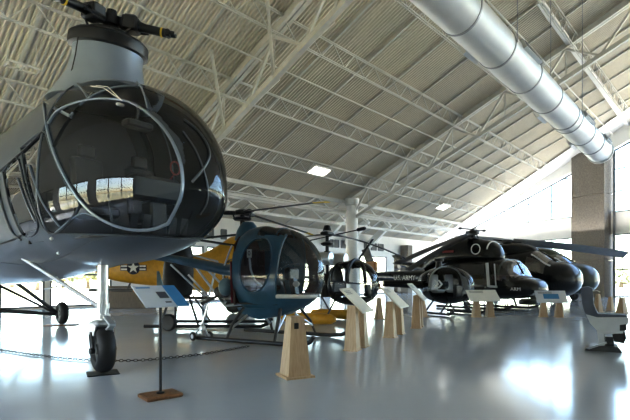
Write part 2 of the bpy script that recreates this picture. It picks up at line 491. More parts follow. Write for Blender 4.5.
# back wall: runs along U at s = SB; openings in metres from TL
BO = W(TL, SB); NB = VD
Lb = t_end(SB)-TL
bt0 = -18.3-TL                                     # where pixel column 0-ish meets the wall
opens = []; wins = []
def bx_at(px, s=SB):                               # distance along the back wall seen in pixel column px
    k = (px-315)/F; b = BO
    return (k*b.y-b.x)/(U.x-k*U.y)
for pa, pb in ((-250, -150), (-140, -60), (-50, 45), (50, 112), (153, 168), (176, 204), (207, 243), (255, 285), (296, 322), (330, 346), (360, 387), (394, 412)):
    a, b = bx_at(pa), bx_at(pb)
    big = pb < 120
    if a < .6: continue
    wins.append((a, b, 0.05, 3.3 if big else 3.5)); opens.append((a, b, 0.05, 3.3 if big else 3.5))
clere = []
for pa, pb in ((188, 193), (195, 200), (201.5, 206.5), (208, 213), (221, 226), (329, 333), (334.5, 338.5), (341, 346), (364, 368), (371, 376), (378, 383)):
    clere.append((bx_at(pa), bx_at(pb)))
wall_strips('wall_back', BO, U, Lb, lambda a: roofz(SB), opens, .3, NB)
for i, (a, b, z0, z1) in enumerate(wins):
    window(BO, U, NB, a, b, z0, z1, max(1, int((b-a)/1.7)), 3 if z1 > 3.4 else 2)
for a, b in clere:
    mb = MB(); q = lambda x, z: BO+U*x+Vector((0, 0, z))-NB*.03
    z0, z1 = 4.05, 4.65
    for A, B in ((q(a, z0), q(b, z0)), (q(a, z1), q(b, z1)), (q(a, z0), q(a, z1)), (q(b, z0), q(b, z1))): mb.bar(A, B, .07, .07, up=NB)
    WN[0] += 1
    fr = struct(mb.build('window_%d' % WN[0], 'mullion', smooth=0))
    MB().plate([q(a, z0)+NB*.02, q(b, z0)+NB*.02, q(b, z1)+NB*.02, q(a, z1)+NB*.02], .005).build('pane', 'grille', fr, smooth=0)

# end wall at the right: pillar, spandrel band, glazing, deep white fascia under the roof
NE = Vector((.879, .477, 0))
def proj(p): return 315+F*p.x/p.y, HY-F*(p.z-CH)/p.y
def fas_z(t):
    def raw(t):
        p = E(t); px = 315+F*p.x/p.y; py = 489.2-.552*px
        return CH+(HY-py)/F*p.y
    a, b = raw(3.4), raw(12)
    return a+(b-a)*(t-3.4)/(12-3.4)
ET = e_of_s(SB); ES = -39.
zb0, zb1 = 4.95, 6.7
mb = MB()                                          # spandrel
t_band = min(ET, 3.4+(zb1-fas_z(3.4))*(12-3.4)/(fas_z(12)-fas_z(3.4)))
A = [E(ES, zb0), E(ET, zb0), E(ET, roofz(SB)), E(t_band, zb1), E(ES, zb1)]
mb.loft([A, [p+NE*.4 for p in A]])
struct(mb.build('wall_right', 'wall', smooth=0))
mb = MB()                                          # fascia along the roof slope
ts = [ES+(ET-ES)*i/40 for i in range(41)]
ins = Vector((-.879, -.477, 0))*.35
for a, b in zip(ts[:-1], ts[1:]):
    f = lambda t: roofz(e_s(t))+.02
    lo = lambda t: max(fas_z(t), 3.)
    A = [E(a, lo(a)), E(b, lo(b)), E(b, max(f(b), lo(b)+.1)), E(a, max(f(a), lo(a)+.1))]
    mb.loft([[p+ins for p in A], [p+NE*.3 for p in A]])
struct(mb.build('trim_1', 'rake', smooth=0))
mb = MB()                                          # smooth white soffit strip along the end wall
s_a, s_b = SB+.1, 24.
A = [W(t_end(q_)+k_, q_, roofz(q_)-.16) for q_, k_ in ((s_a, -3.2), (s_a, .2), (s_b, .2), (s_b, -3.2))]
mb.loft([A, [p+Vector((0, 0, .06)) for p in A]])
struct(mb.build('trim_2', 'rake', smooth=0))
lowb = [(-38.5, -29), (-28.8, -19), (-18.8, -9.2), (-9, -.3), (2.75, 9.8), (10, 17.9)]
for a, b in lowb:
    window(E0, ED, NE, a, b, 0.02, zb0, max(1, int(round((b-a)/2.7))), 2, zs=[2.15, 3.4] if a < 0 else [2.15, 3.6])
for a, b in lowb:
    if fas_z((a+b)/2) < zb1: continue
    bb = min(b, t_band)
    window(E0, ED, NE, a, bb, zb1, 0, max(1, int(round((bb-a)/2.2))), 2, zs=[8.35, 10.1, 11.9, 13.8], top=fas_z)
# concrete pillar
mb = MB(); pa, pb = E(-.1), E(2.6); inn = -NE*.9
for z0, z1, g in ((0, 2.9, 0), (2.93, 8.2, 0), (8.23, fas_z(0)+.3, 0)):
    A = [pa+inn, pb+inn, pb+NE*.3, pa+NE*.3]
    mb.loft([[p+Vector((0, 0, z0)) for p in A], [p+Vector((0, 0, z1)) for p in A]])
struct(mb.build('concrete_pillar', 'pillar', smooth=0))
mb = MB().box(E(-.45, 5)+inn*.2, (.16, .16, 13), Matrix.Rotation(-.5, 3, 'Z'))
struct(mb.build('steel_post', 'mullion', smooth=0))
# brown pier in the far corner
pc = P(402.5, 262, 50)
mb = MB().bbox((pc.x, pc.y, 2.9), (.9, .9, 5.8), .03)
# (kept inside the hall, against the back wall)
qx = bx_at(402); qp = BO+U*qx-NB*.5
mb = MB().bbox((qp.x, qp.y, 2.35), (.85, .85, 4.7), .03, Matrix.Rotation(math.atan2(U.y, U.x), 3, 'Z'))
struct(mb.build('corner_pier', 'pillar', smooth=0))
# left wall and rear wall, out of frame, with the windows the canopies mirror
LO = W(TL, SB); LD = -VD
lopen = [(3.2+i*6., 8.2+i*6., .6, 4.6) for i in range(3)]
wall_strips('wall_left', LO, LD, 57, lambda a: roofz(SB+a)-.1, lopen, .3, -U)
for a, b, z0, z1 in lopen: window(LO, LD, -U, a, b, z0, z1, 3, 3)
RO = W(TL, 50.5); RL = t_end(50.5)-TL
ropen = [(2+i*6.6, 6.2+i*6.6, .6, 3.6) for i in range(2, int(RL/6.6), 9)]
wall_strips('wall_front', RO, U, RL, lambda a: roofz(50.5)-.02, ropen, .3, -VD)
for a, b, z0, z1 in ropen: window(RO, U, -VD, a, b, z0, z1, 3, 3)

# ------------------------------------------------------------------ ceiling services
def roof_hit(px, py, off=.0):
    d = Vector(((px-315)/F, 1, (HY-py)/F)); lo, hi = 1, 80
    for _ in range(60):
        z = (lo+hi)/2; p = d*z+Vector((0, 0, CH)); s = -(p-C0).dot(VD)
        if p.z < roofz(s)-off: lo = z
        else: hi = z
    return d*lo+Vector((0, 0, CH))
slope = math.atan(.437); UA = math.atan2(U.y, U.x)
for px, py, lab, L in ((319, 171.5, 'bright white troffer lamp left of the round column top', 1.35), (443, 207, 'small lit troffer lamp on the far slope right of the round column', 1.35)):
    p = roof_hit(px, py, .45)
    e = empty('ceiling_light', p, UA, lab, 'ceiling light', 'ceiling lights')
    R = Matrix.Rotation(-slope, 3, 'X')
    fr = MB().bbox((0, 0, .05), (L+.12, .85, .1), .02, R).build('housing', 'steel', e, smooth=0)
    MB().bbox((0, 0, -.02), (L, .7, .06), .02, R).build('diffuser', 'lamp', e, smooth=0)
    for k in (-1, 1): MB().tube([(k*.5, 0, .08), (k*.5, 0, .5)], .012, 6).build('hanger', 'steel', e)
# round air duct
D0 = Vector((3.36, 10.9, 7.67)); DR = .50; UDs = Vector((.676, .737, -.030)).normalized()
def DP(t, a=0., r=0.):                              # a: angle around, 0 = up, positive to the window side
    n = Vector((.737, -.676, 0))
    return D0+UDs*t+(Vector((0, 0, 1))*math.cos(a)+n*math.sin(a))*r
dt1 = 14.25
de = empty('air_duct', W(0, 0)*0+Vector((D0.x, D0.y, 7.67)), 0, 'big round galvanised air duct hung under the roof at upper right', 'air duct')
def loc(p): return Vector(p)-Vector((D0.x, D0.y, 7.67))
cuts = [-13, -10, -7.2, -4.4, -2.2, .05, 2.2, 4.3, 6.4, 8.5, 9.0, 10.9, 12.5, dt1]
for a, b in zip(cuts[:-1], cuts[1:]):
    MB().lathe([(DR, 0), (DR, b-a)], 40, loc(DP(a)), UDs, cap=(b == dt1)).build('duct_section', 'duct', de)
for c in cuts[1:-1]:
    MB().lathe([(DR, -.035), (DR+.018, -.03), (DR+.018, .03), (DR, .035)], 40, loc(DP(c)), UDs, cap=False).build('joint_band', 'duct_dark', de)
MB().lathe([(DR+.01, -.12), (DR+.045, -.1), (DR+.045, 0.), (DR*.9, .01)], 40, loc(DP(dt1)), UDs).build('end_cap', 'duct', de)
for t, a, L in ((3.4, 1.15, 1.3), (9.9, 1.15, 1.3), (13.2, 1.15, .9), (1.5, -2.1, .8), (7.3, -2.1, .9), (11.4, -2.1, .9), (-3.4, 1.15, 1.3)):
    n = (DP(0, a, 1)-DP(0)).normalized(); sd = n.cross(U).normalized()
    c = loc(DP(t, a, DR+.05))
    g = MB().loft([[c+U*x*L/2+sd*y*.13-n*.07 for x, y in ((-1,-1),(1,-1),(1,1),(-1,1))], [c+U*x*L/2+sd*y*.14+n*.04 for x, y in ((-1,-1),(1,-1),(1,1),(-1,1))]]).build('air_register', 'duct', de, smooth=0)
    gb = MB()
    gb.loft([[c+U*x*(L/2-.06)+sd*y*.09+n*.03 for x, y in ((-1,-1),(1,-1),(1,1),(-1,1))], [c+U*x*(L/2-.06)+sd*y*.09+n*.05 for x, y in ((-1,-1),(1,-1),(1,1),(-1,1))]])
    gb.build('grille', 'grille', g, smooth=0)
for t in (-4.4, 2.2, 8.75):
    p = DP(t); s = -(p-C0).dot(VD)
    for k in (-1, 1):
        MB().tube([loc(DP(t, k*PI/2, DR+.03)), loc(DP(t, k*PI/2, DR+.03)+Vector((0, 0, roofz(s)-p.z-.1)))], .014, 6).build('hanger_rod', 'duct_dark', de)
# sprinkler lines
for s, z in ((12.8, -.55), (6.6, -.5), (-.2, -1.2)):
    mb = MB().tube([W(TL+1, s, roofz(s)+z), W(t_end(s)-1, s, roofz(s)+z)], .035, 8)
    struct(mb.build('sprinkler_pipe', 'steel'))
p0 = roof_hit(540, 2, .3); p1 = roof_hit(628, 126, .3)
struct(MB().bar(p0, p1, .28, .12).build('cable_tray', 'rake', smooth=0))
# small access frame hung near the left edge
pz = roof_hit(25, 65, .9)
ef = empty('lamp_bracket', pz, UA, 'pale bracket frame hanging under roof at far upper left', 'bracket')
MB().bar((-.45, 0, 0), (.45, 0, 0), .06, .06).bar((-.45, .5, 0), (.45, .5, 0), .06, .06).bar((-.45, 0, 0), (-.45, .5, 0), .06, .06).bar((.45, 0, 0), (.45, .5, 0), .06, .06).bar((0, 0, 0), (0, .5, 0), .05, .05).build('frame', 'steel', ef, smooth=0)
for k in (-1, 1): MB().tube([(k*.4, .25, 0), (k*.4, .25, .95)], .02, 6).build('hanger', 'steel', ef)
exec_after = []

# ------------------------------------------------------------------ the outdoors
gp = MB().plate([(-400, -400, -.35), (400, -400, -.35), (400, 600, -.35), (-400, 600, -.35)], .1).build('outdoor_ground', 'grass', smooth=0); struct(gp)
for v in gp.data.vertices: v.co.z = min(v.co.z, -.3)
ap = MB().plate([W(-70, -7, -.22), W(40, -7, -.22), W(40, -25, -.22), W(-70, -25, -.22)], .02).build('outdoor_apron', 'apron', smooth=0); struct(ap)
ap = MB().plate([E(-60, -.22)+NE*1, E(25, -.22)+NE*1, E(25, -.22)+NE*45, E(-60, -.22)+NE*45], .02).build('outdoor_apron', 'apron', smooth=0); struct(ap)
def tree(p, h, r, label):
    e = empty('tree', p, random.random()*6, label, 'tree', 'trees outside the windows')
    MB().tube([(0, 0, 0), (.05, 0, h*.3), (0, .06, h*.6)], [r*.12, r*.09, r*.04], 8).build('trunk', 'bark', e)
    mb = MB()
    for i in range(26):
        a = random.random()*6.28; q = r*math.sqrt(random.random())*.75; z = h*(.35+.55*random.random()); k = 1-abs(z/h-.55)
        mb.ell((q*math.cos(a)*k, q*math.sin(a)*k, z), (r*.3, r*.3, h*.11), 7, 5, Matrix.Rotation(random.random(), 3, 'X'))
    for i in range(500):
        a = random.random()*6.28; z = h*(.25+.75*random.random()); k = math.sqrt(max(0, 1-((z/h-.6)/.42)**2))
        c = Vector((r*k*math.cos(a), r*k*math.sin(a), z))*1.; d = Vector((random.gauss(0, 1), random.gauss(0, 1), random.gauss(0, 1)))*r*.09; f = Vector((random.gauss(0, 1), random.gauss(0, 1), random.gauss(0, 1)))*r*.09
        mb.add([c, c+d, c+d+f, c+f], [(0, 1, 2, 3)])
    mb.build('crown', 'leaf', e, smooth=0)
for px, z, h, r, lab in ((12, 92, 5.6, 3.4, 'pale bushy tree outside the far left window, by the photo edge'), (37, 68, 4.2, 2.4, 'low round tree outside the left windows, left of the window post'),
                         (63, 86, 5.0, 3., 'bushy tree outside the left windows above the small rear wheel'), (88, 78, 5.4, 2.8, 'taller tree outside the left windows just left of the nose wheel strut'),
                         (598, 78, 4.6, 2.6, 'pale tree outside the right window, just right of the pillar'), (621, 84, 3.4, 3.2, 'low pale bush outside the right window at the photo edge')):
    q = P(px, HY, z); tree((q.x, q.y, -.3), h+.3, r, lab)

# ------------------------------------------------------------------ tandem-rotor helicopter, left foreground
HN = Vector((-3.34, 7.4, 0)); HA = math.radians(-38.5)
H = empty('tandem_helicopter', HN, HA, 'huge grey helicopter with bulging glass nose filling the left foreground', 'helicopter')
hull = Hull([(-15, 3.5, 5.3, .5, 4.4), (-12, 2.8, 4.9, .72, 3.8), (-10, 2.1, 4.6, .88, 3.3), (-7.5, 1.45, 4.3, 1.0, 2.9), (-5, 1.35, 4.2, 1.05, 2.8),
             (-2.2, 1.45, 4.25, 1.09, 2.75), (-.8, 1.6, 4.40, 1.1, 2.75), (0, 1.7, 4.46, 1.09, 2.73)], tip=(2.62, 2.62), pw=(2.0, 1.85, 2.3), e=.84)
MW = Matrix.Translation(HN) @ Matrix.Rotation(HA, 4, 'Z'); MI = MW.inverted()
HV, HF = hull.mesh(110, 90, 200)
bvh = BVHTree.FromPolygons([MW @ v for v in HV], HF)
def inpoly(x, y, poly):
    r = False; j = len(poly)-1
    for i in range(len(poly)):
        a, b = poly[i], poly[j]
        if (a[1] > y) != (b[1] > y) and x < (b[0]-a[0])*(y-a[1])/(b[1]-a[1])+a[0]: r = not r
        j = i
    return r
def on_hull(px, py, lift=.0):
    o = Vector((0, 0, CH)); d = Vector(((px-315)/F, 1, (HY-py)/F)).normalized()
    h = bvh.ray_cast(o, d)
    if h[0] is None:
        h = bvh.find_nearest(o+d*7.0)
    n = h[1]
    if n.dot(d) > 0: n = -n
    return MI @ (h[0]+n*lift)
def smooth_px(pts, k=6):
    out = []
    for i in range(len(pts)-1):
        p0, p1, p2, p3 = pts[max(i-1, 0)], pts[i], pts[i+1], pts[min(i+2, len(pts)-1)]
        for j in range(k):
            t = j/k
            out.append(tuple(.5*((2*p1[a])+(-p0[a]+p2[a])*t+(2*p0[a]-5*p1[a]+4*p2[a]-p3[a])*t*t+(-p0[a]+3*p1[a]-3*p2[a]+p3[a])*t**3) for a in (0, 1)))
    out.append(pts[-1]); return out
wedge = [(140, 108), (156, 112), (182, 142), (185, 160), (182, 168), (178, 152), (165, 132), (150, 116)]
sidewin = [(22, 148), (44, 132), (52, 150), (66, 182), (80, 205), (58, 232), (44, 226), (30, 190)]
sidewin2 = [(4, 172), (18, 158), (27, 190), (39, 226), (25, 236), (11, 206)]
def hcls(c):
    w = MW @ c; px, py = proj(w)
    if c.x > (.35 if c.y < .25 else -.3) and c.z > 2.12-.05*c.x and c.z < 4.25-.0*c.x:
        if c.y < .75 and inpoly(px, py, wedge): return 'wedge'
        return 'glass'
    if c.y < -.3 and inpoly(px, py, sidewin): return 'side'
    if c.y < -.3 and inpoly(px, py, sidewin2): return 'side2'
    if c.y > .3 and -1.1 < c.x < -.4 and 2.2 < c.z < 3.3: return 'side'
    if c.z < 1.75+.0 and c.x < -4.2: return 'belly'
    return 'skin'
parts = hull.parts(hcls, 110, 90, 200)
HP = build_parts(parts, {'skin': ('fuselage', 'hgrey'), 'glass': ('nose_canopy', 'canopy'), 'side': ('side_window', 'cheek'), 'side2': ('side_window', 'cheek'), 'wedge': ('canopy_panel', 'hgrey2'), 'belly': ('belly_panel', 'hred')}, H)
HP['belly']['label'] = 'red painted rear belly'
def hframe(pts, r, name='canopy_frame', m='hpylon', lift=.012, parent=None, k=6):
    return MB().tube([on_hull(x, y, lift) for x, y in smooth_px(pts, k)], r, 8, flat=.6).build(name, m, parent or H)
hframe([(44, 92), (46, 118), (52, 145), (63, 172), (80, 200), (100, 218), (125, 228), (150, 229), (168, 223)], .03)
hframe([(56, 84), (75, 75), (100, 71), (125, 73), (143, 79)], .022)
hframe([(49, 124), (58, 112), (75, 104), (95, 100), (115, 100), (132, 104), (146, 112)], .026)
hframe([(146, 112), (163, 128), (176, 150), (182, 172), (181, 196), (168, 223)], .028)
hframe([(76, 82), (84, 92), (90, 101)], .018)
hframe([(132, 76), (143, 92), (148, 110)], .018)
hframe([(184, 120), (200, 134), (209, 152), (205, 166), (192, 182)], .02, m='hgrey2')
hframe([(183, 132), (196, 152), (206, 180), (207, 200), (200, 214)], .016, m='hgrey2')
hframe([(56, 232), (80, 214), (95, 216)], .012)
hframe([(0, 172), (20, 155), (44, 132)], .02, 'door_rail', 'blackm')
hframe([(3, 132), (20, 116), (44, 96), (58, 76), (66, 52)], .012, 'seam_strip', 'blackm')
hframe([(-4, 172), (3, 205), (12, 230), (22, 240)], .02, 'door_edge', 'hgrey2')
hframe([(0, 244), (12, 240), (24, 234)], .02, 'door_rail', 'blackm')
hframe([(30, 165), (42, 200), (60, 226)], .014, 'window_bar')
hframe([(18, 178), (28, 205), (36, 222)], .012, 'window_bar')
hframe([(0, 262), (30, 264), (60, 258), (100, 238), (150, 236)], .006, 'seam_strip', 'hgrey2')
wp = MB().tube([on_hull(92, 88, .03), on_hull(106, 92, .06), on_hull(124, 104, .05)], .007, 6).tube([on_hull(97, 87.5, .03), on_hull(110, 91, .06), on_hull(124, 104, .05)], .005, 6)
wp.build('wiper', 'white', H)
b = on_hull(121, 106, .02); MB().bbox(b, (.05, .1, .04), .012).build('wiper_motor', 'white', H)
for px, py in ((54, 237), (60, 251)):
    q = on_hull(px, py, .04); MB().ell(q, (.03, .025, .025), 12, 8).build('navigation_light', 'white', H)
def at_z(h, x, z, sgn, lift=1.006):
    b, t, w, c = h.sec(x); q = (z-c)/(t-c) if z > c else (c-z)/(c-b)
    th = math.asin(min(1, abs(q))**(1/h.e))
    return Vector((x, sgn*w*math.cos(th)**h.e*lift, z))
for sg in (-1, 1):
    MB().tube([at_z(hull, x, 2.12-.05*x, sg) for x in [.35+2.2*math.sin(PI/2*k/20) for k in range(21)]]+([Vector((2.56, 0, 2.0))] if 0 else []), .02, 8, flat=.6).build('canopy_frame', 'hgrey2', H)
    MB().tube([at_z(hull, .35, 2.1+2.14*k/24, sg) for k in range(25)], .022, 8, flat=.6).build('canopy_frame', 'hgrey', H)
hframe(sidewin+sidewin[:1], .018, 'window_frame', 'hgrey2', k=5)
hframe(sidewin2+sidewin2[:1], .014, 'window_frame', 'hgrey2', k=5)
# cockpit
MB().plate([(-.4, -.92, 2.0), (-.4, .92, 2.0), (-.4, .95, 3.4), (-.4, .55, 4.15), (-.4, -.55, 4.15), (-.4, -.95, 3.4)], .04).build('cockpit_bulkhead', 'dark', H, smooth=0)
MB().plate([(-.4, -.9, 2.05), (-.4, .9, 2.05), (1.2, .8, 2.05), (1.85, .45, 2.08), (1.85, -.45, 2.08), (1.2, -.8, 2.05)], .03).build('cockpit_floor', 'dark', H, smooth=0)
for k in (-1, 1):
    st = MB().bbox((.65, k*.42, 2.42), (.5, .46, .16), .04).bbox((.38, k*.42, 2.85), (.14, .46, .8), .04, Matrix.Rotation(-.15, 3, 'Y')).bbox((.34, k*.42, 3.34), (.1, .26, .2), .03).build('pilot_seat', 'dark', H)
    MB().tube([(1.1, k*.42, 2.08), (1.02, k*.42, 2.45), (.98, k*.42, 2.62)], .016, 8).ell((.98, k*.42, 2.64), (.03, .03, .05)).build('control_stick', 'blackm', H)
    MB().bar((1.5, k*.3-.07, 2.12), (1.55, k*.3-.07, 2.35), .1, .02).bar((1.5, k*.3+.12, 2.12), (1.55, k*.3+.12, 2.35), .1, .02).build('pedals', 'darkg', H)
ip = MB().bbox((1.45, 0, 2.72), (.2, .8, .34), .05).bbox((1.42, 0, 2.3), (.26, .26, .5), .03).build('instrument_panel', 'blackm', H)
for i in range(4):
    for j in range(2):
        MB().lathe([(.05, 0), (.055, .01), (.05, .012)], 14, (1.34, -.28+.185*i, 2.64+.15*j), (-1, 0, 0)).build('dial', 'darkg', ip)
MB().tube([(1.0, 0, 4.0), (1.0, 0, 3.75)], .02).bbox((1.0, 0, 3.7), (.2, .4, .1), .02).build('overhead_console', 'darkg', H)
MB().torus((1.55, .25, 3.05), .09, .012, (1, .2, 0)).tube([(1.52, .25, 2.96), (1.45, .2, 2.86)], .01).build('compass_bracket', 'redp', H)
# rotor pylon and hub, leaning forward
PA = Matrix.Rotation(math.radians(9), 3, 'Y') @ Matrix.Scale(.87, 3); PO = Vector((.06, 0, 4.24))
def ptilt(v): return PO + PA @ Vector(v)
rings = []
for z, rx, ry, ox in ((-.04, 1.02, .84, -.08), (.12, .88, .76, -.06), (.40, .70, .64, -.02), (.7, .605, .575, 0), (.92, .60, .58, 0)):
    rings.append([ptilt((ox+rx*math.cos(a)*(1.25 if math.cos(a) < 0 and z < .3 else 1), ry*math.sin(a), z)) for a in [2*PI*k/56 for k in range(56)]])
py_ = MB().loft(rings).build('rotor_pylon', 'hpylon', H, smooth=60)
MB().tube([ptilt((.45*math.cos(a)*1.42, -.66*math.sin(a), z)) for a, z in ((1.25, .88), (1.3, .6), (1.4, .35), (1.65, .15), (1.9, 0.0))], .008, 6).build('seam_strip', 'blackm', py_)
rim = MB().lathe([(.60, .86), (.655, .88), (.665, .93), (.655, 1.05), (.60, 1.10), (.1, 1.10)], 48).build('pylon_rim', 'blackm', H)
rim.data.transform(Matrix.Translation(PO) @ PA.to_4x4())
hub = MB().lathe([(.3, 1.08), (.3, 1.16), (.16, 1.2), (.14, 1.32), (.2, 1.34), (.2, 1.48), (.1, 1.5), (.08, 1.6)], 24)
hub.torus((0, 0, 1.18), .36, .035, (0, 0, 1))
hubo = hub.build('rotor_hub', 'blackm', H); hubo.data.transform(Matrix.Translation(PO) @ PA.to_4x4())
for i, az in enumerate((math.radians(-20+62), math.radians(100+62), math.radians(220+62))):
    d = Vector((math.cos(az), math.sin(az), -.02)); sd = Vector((-d.y, d.x, 0))
    g = MB().tube([d*.18+Vector((0, 0, 1.41)), d*.5+Vector((0, 0, 1.41))], [.11, .095], 12)
    g.bbox(d*.36+Vector((0, 0, 1.41)), (.26, .34, .26), .03, Matrix.Rotation(az, 3, 'Z'))
    g.tube([d*.5+Vector((0, 0, 1.40)), d*.62+Vector((0, 0, 1.39)), d*.98+Vector((0, 0, 1.37))], [.09, .075, .075], 12)
    g.tube([d*.25+sd*.18+Vector((0, 0, 1.35)), d*.62+sd*.13+Vector((0, 0, 1.36))], .035, 8)
    g.tube([d*.3-sd*.17+Vector((0, 0, 1.2)), d*.48-sd*.12+Vector((0, 0, 1.4))], .02, 8)
    g.bbox(d*1.0+Vector((0, 0, 1.37)), (.09, .17, .13), .02, Matrix.Rotation(az, 3, 'Z'))
    g.tube([d*1.04+sd*.07+Vector((0, 0, 1.37)), d*1.13+sd*.06+Vector((0, 0, 1.37))], .035, 8).tube([d*1.04-sd*.07+Vector((0, 0, 1.37)), d*1.13-sd*.06+Vector((0, 0, 1.37))], .035, 8)
    go = g.build('blade_grip', 'blackm', H); go.data.transform(Matrix.Translation(PO) @ PA.to_4x4())
    yb = MB().tube([d*.88+Vector((0, 0, 1.372)), d*.91+Vector((0, 0, 1.371))], .084, 14).build('yellow_band', 'yel', go); yb.data.transform(Matrix.Translation(PO) @ PA.to_4x4())
# nose gear
wheel('tyre', H, (.0, 0, .384), .37, .27, (.25, 1, 0), 'darkg')
ns = MB().tube([(0, 0, 1.9), (0, 0, 1.08)], .085, 20).lathe([(.1, 1.02), (.1, 1.1)], 20).tube([(0, 0, 1.05), (0, 0, .82)], .06, 16)
ns.lathe([(.11, .86), (.11, .93)], 20)
ns.build('nose_strut', 'silver', H)
fk = MB().bbox((0, 0, .79), (.2, .33, .1), .03)
for k in (-1, 1): fk.bar((0, k*.15, .8), (-.05, k*.17, .62), .04, .14)
fk.build('wheel_fork', 'silver', H)
for k in (-1, 1): MB().bar((-.05, k*.175, .66), (0, k*.165, .37), .03, .09).lathe([(.05, -.03), (.05, .03)], 12, (0, k*.175, .37), (0, 1, 0)).build('axle_arm', 'darkg', H)
MB().bar((.1, 0, .9), (.3, 0, .78), .1, .03).bar((.3, 0, .78), (.12, 0, .66), .1, .03).build('torque_link', 'silver', H)
MB().tube([(.09, -.07, 1.3), (.1, -.09, .95)], .03, 10).tube([(-.07, .1, 1.25), (-.08, .12, .85)], .022, 8).build('damper', 'silver', H)
MB().tube([on_hull(22, 259, -.02), Vector((-.03, -.06, 1.06))], .032, 10).build('drag_brace', 'silver', H)
MB().tube([Vector((0, .05, 1.1)), Vector((-1.0, .55, 1.68))], .028, 10).build('drag_brace', 'silver', H)
# main gear at the rear
rw = MI @ (G(62, 325)); rx, ry = rw.x, rw.y
for k, yy in ((0, ry), (1, ry-4.3)):
    wheel('tyre', H, (rx, yy, .386), .36, .24, (.1, 1, 0), 'darkg')
    inner = 1.0 if yy > 0 else -1.0
    MB().tube([(rx, yy-.2*inner, .36), (rx, inner*.75, .62)], .06, 10).tube([(rx, yy-.16*inner, .4), (rx+.1, inner*1.02, 1.9)], .055, 10).tube([(rx, yy-.3*inner, .45), (rx+1.1, inner*.7, 1.42)], .04, 8).build('main_gear_leg', 'darkg', H)
MB().bbox((rx, 0, .62), (.14, 1.5, .1), .03).tube([(rx, -.4, .62), (rx, -.4, 1.5)], .03).tube([(rx, .4, .62), (rx, .4, 1.5)], .03).build('axle_truss', 'darkg', H)
MB().tube([(-1.4, -.1, 1.55), (-1.4, -.1, 1.35), (-1.9, -.1, 1.3)], .015).build('pitot_probe', 'silver', H)
# rear pylon and rotor (mostly out of sight)
rp = MB().loft([[Vector((-13.2+rx_*math.cos(a), ry_*math.sin(a), z)) for a in [2*PI*k/24 for k in range(24)]] for z, rx_, ry_ in ((4.6, 1.5, .5), (5.4, 1.2, .42), (6.0, .8, .4), (6.3, .55, .4))]).build('rear_pylon', 'hgrey', H)
# mat under the nose wheel
g0 = G(101, 374)
tag(MB().bbox((-3.34, 7.4, .006), (.46, .42, .012), .005, Matrix.Rotation(.5, 3, 'Z')).build('drip_mat', 'black', smooth=0), 'flat black mat on the floor under the big nose wheel', 'mat')
g1 = MW @ Vector((rx, ry, 0))
tag(MB().bbox((g1.x, g1.y, .012), (.95, .6, .024), .01, Matrix.Rotation(.3, 3, 'Z')).build('wheel_board', 'wood2', smooth=0), 'thin brown board under the small rear wheel at left', 'board')

# ------------------------------------------------------------------ blue training helicopter
def unit(v): return Vector(v).normalized()
TA = math.atan2(-.455, .89); TN = Vector((-1.20, 11.6, 0))
T = empty('training_helicopter', TN, TA, 'small blue two-seat helicopter with clear bubble nose beside the grey helicopter', 'helicopter')
egg = Hull([(-.60, .78, 2.58, .60, 1.7), (-.3, .64, 2.74, .66, 1.65), (0, .58, 2.78, .69, 1.62), (.3, .60, 2.72, .69, 1.6)], tip=(1.56, 1.5), pw=(1.7, 2.1, 2.2), e=.88)
def tcls(c):
    if c.y < -.3 and (c.x-.12-.12*(c.z-1.8))**2/.43**2+(c.z-1.80)**2/.64**2 < 1: return 'doorwin'
    if c.x > .72+.1*(c.z-1.8) and c.z > 1.12: return 'bubble'
    if c.x > .05 and c.z > 2.5 and abs(c.y) < .5: return 'bubble'
    return 'body'
pr = egg.parts(tcls, 36, 36, 96)
TP = build_parts(pr, {'body': ('cabin_shell', 'blue'), 'bubble': ('bubble_canopy', 'bubble'), 'doorwin': ('door_window', 'bubble')}, T)
for sgn in (-1, 1):
    def side(x, z):
        b, t, w, c = egg.sec(x); q = (z-c)/(t-c) if z > c else (c-z)/(c-b)
        q = min(1, abs(q))**(1/egg.e); th = math.asin(q)
        return Vector((x, sgn*w*math.cos(th)**egg.e*1.008, z))
    if sgn < 0: MB().tube([side(.12+.12*.65*math.sin(a)+.44*math.cos(a), 1.80+.65*math.sin(a)) for a in [2*PI*k/40 for k in range(41)]], .03, 8, flat=.5).build('door_window_frame', 'blue', T)
    MB().tube([side(x, 1.08)+Vector((0, sgn*.012, 0)) for x in [.66+.74*math.sin(PI/2*k/16) for k in range(17)]], .05, 8).build('white_trim', 'white', T)
    MB().tube([side(.72+.1*(z-1.8), z) for z in [1.1+.1*k for k in range(15)]], .03, 8).build('canopy_post', 'blue', T)
MB().tube([egg.pt(.55, a)*1. for a in [.9+k*.1 for k in range(14)]], .018, 8).build('canopy_bow', 'blue', T)
MB().plate([(-.58, -.55, .85), (-.58, .55, .85), (-.58, .55, 2.3), (-.58, .35, 2.52), (-.58, -.35, 2.52), (-.58, -.55, 2.3)], .04).build('firewall', 'maroon', T, smooth=0)
MB().plate([(-.5, -.55, .9), (-.5, .55, .9), (.6, .5, .9), (1.1, .25, 1.0), (1.1, -.25, 1.0), (.6, -.5, .9)], .03).build('cabin_floor', 'dark', T, smooth=0)
MB().bbox((-.15, 0, 1.25), (.5, 1.05, .14), .04).bbox((-.42, 0, 1.7), (.14, 1.05, .9), .05, Matrix.Rotation(-.12, 3, 'Y')).build('bench_seat', 'maroon', T)
for k in (-1, 1): MB().bbox((-.34, k*.26, 2.0), (.1, .3, .42), .04).build('headrest', 'maroon', T)
tg = MB().bbox((-.1, -.585, 2.08), (.14, .012, .20), .01).build('seat_placard', 'white', T); tg['label'] = 'white placard with a dark numeral'
text_part('numeral', '0', 'ink', tg, (-.1, -.594, 2.08), (PI/2, 0, 0), .16)
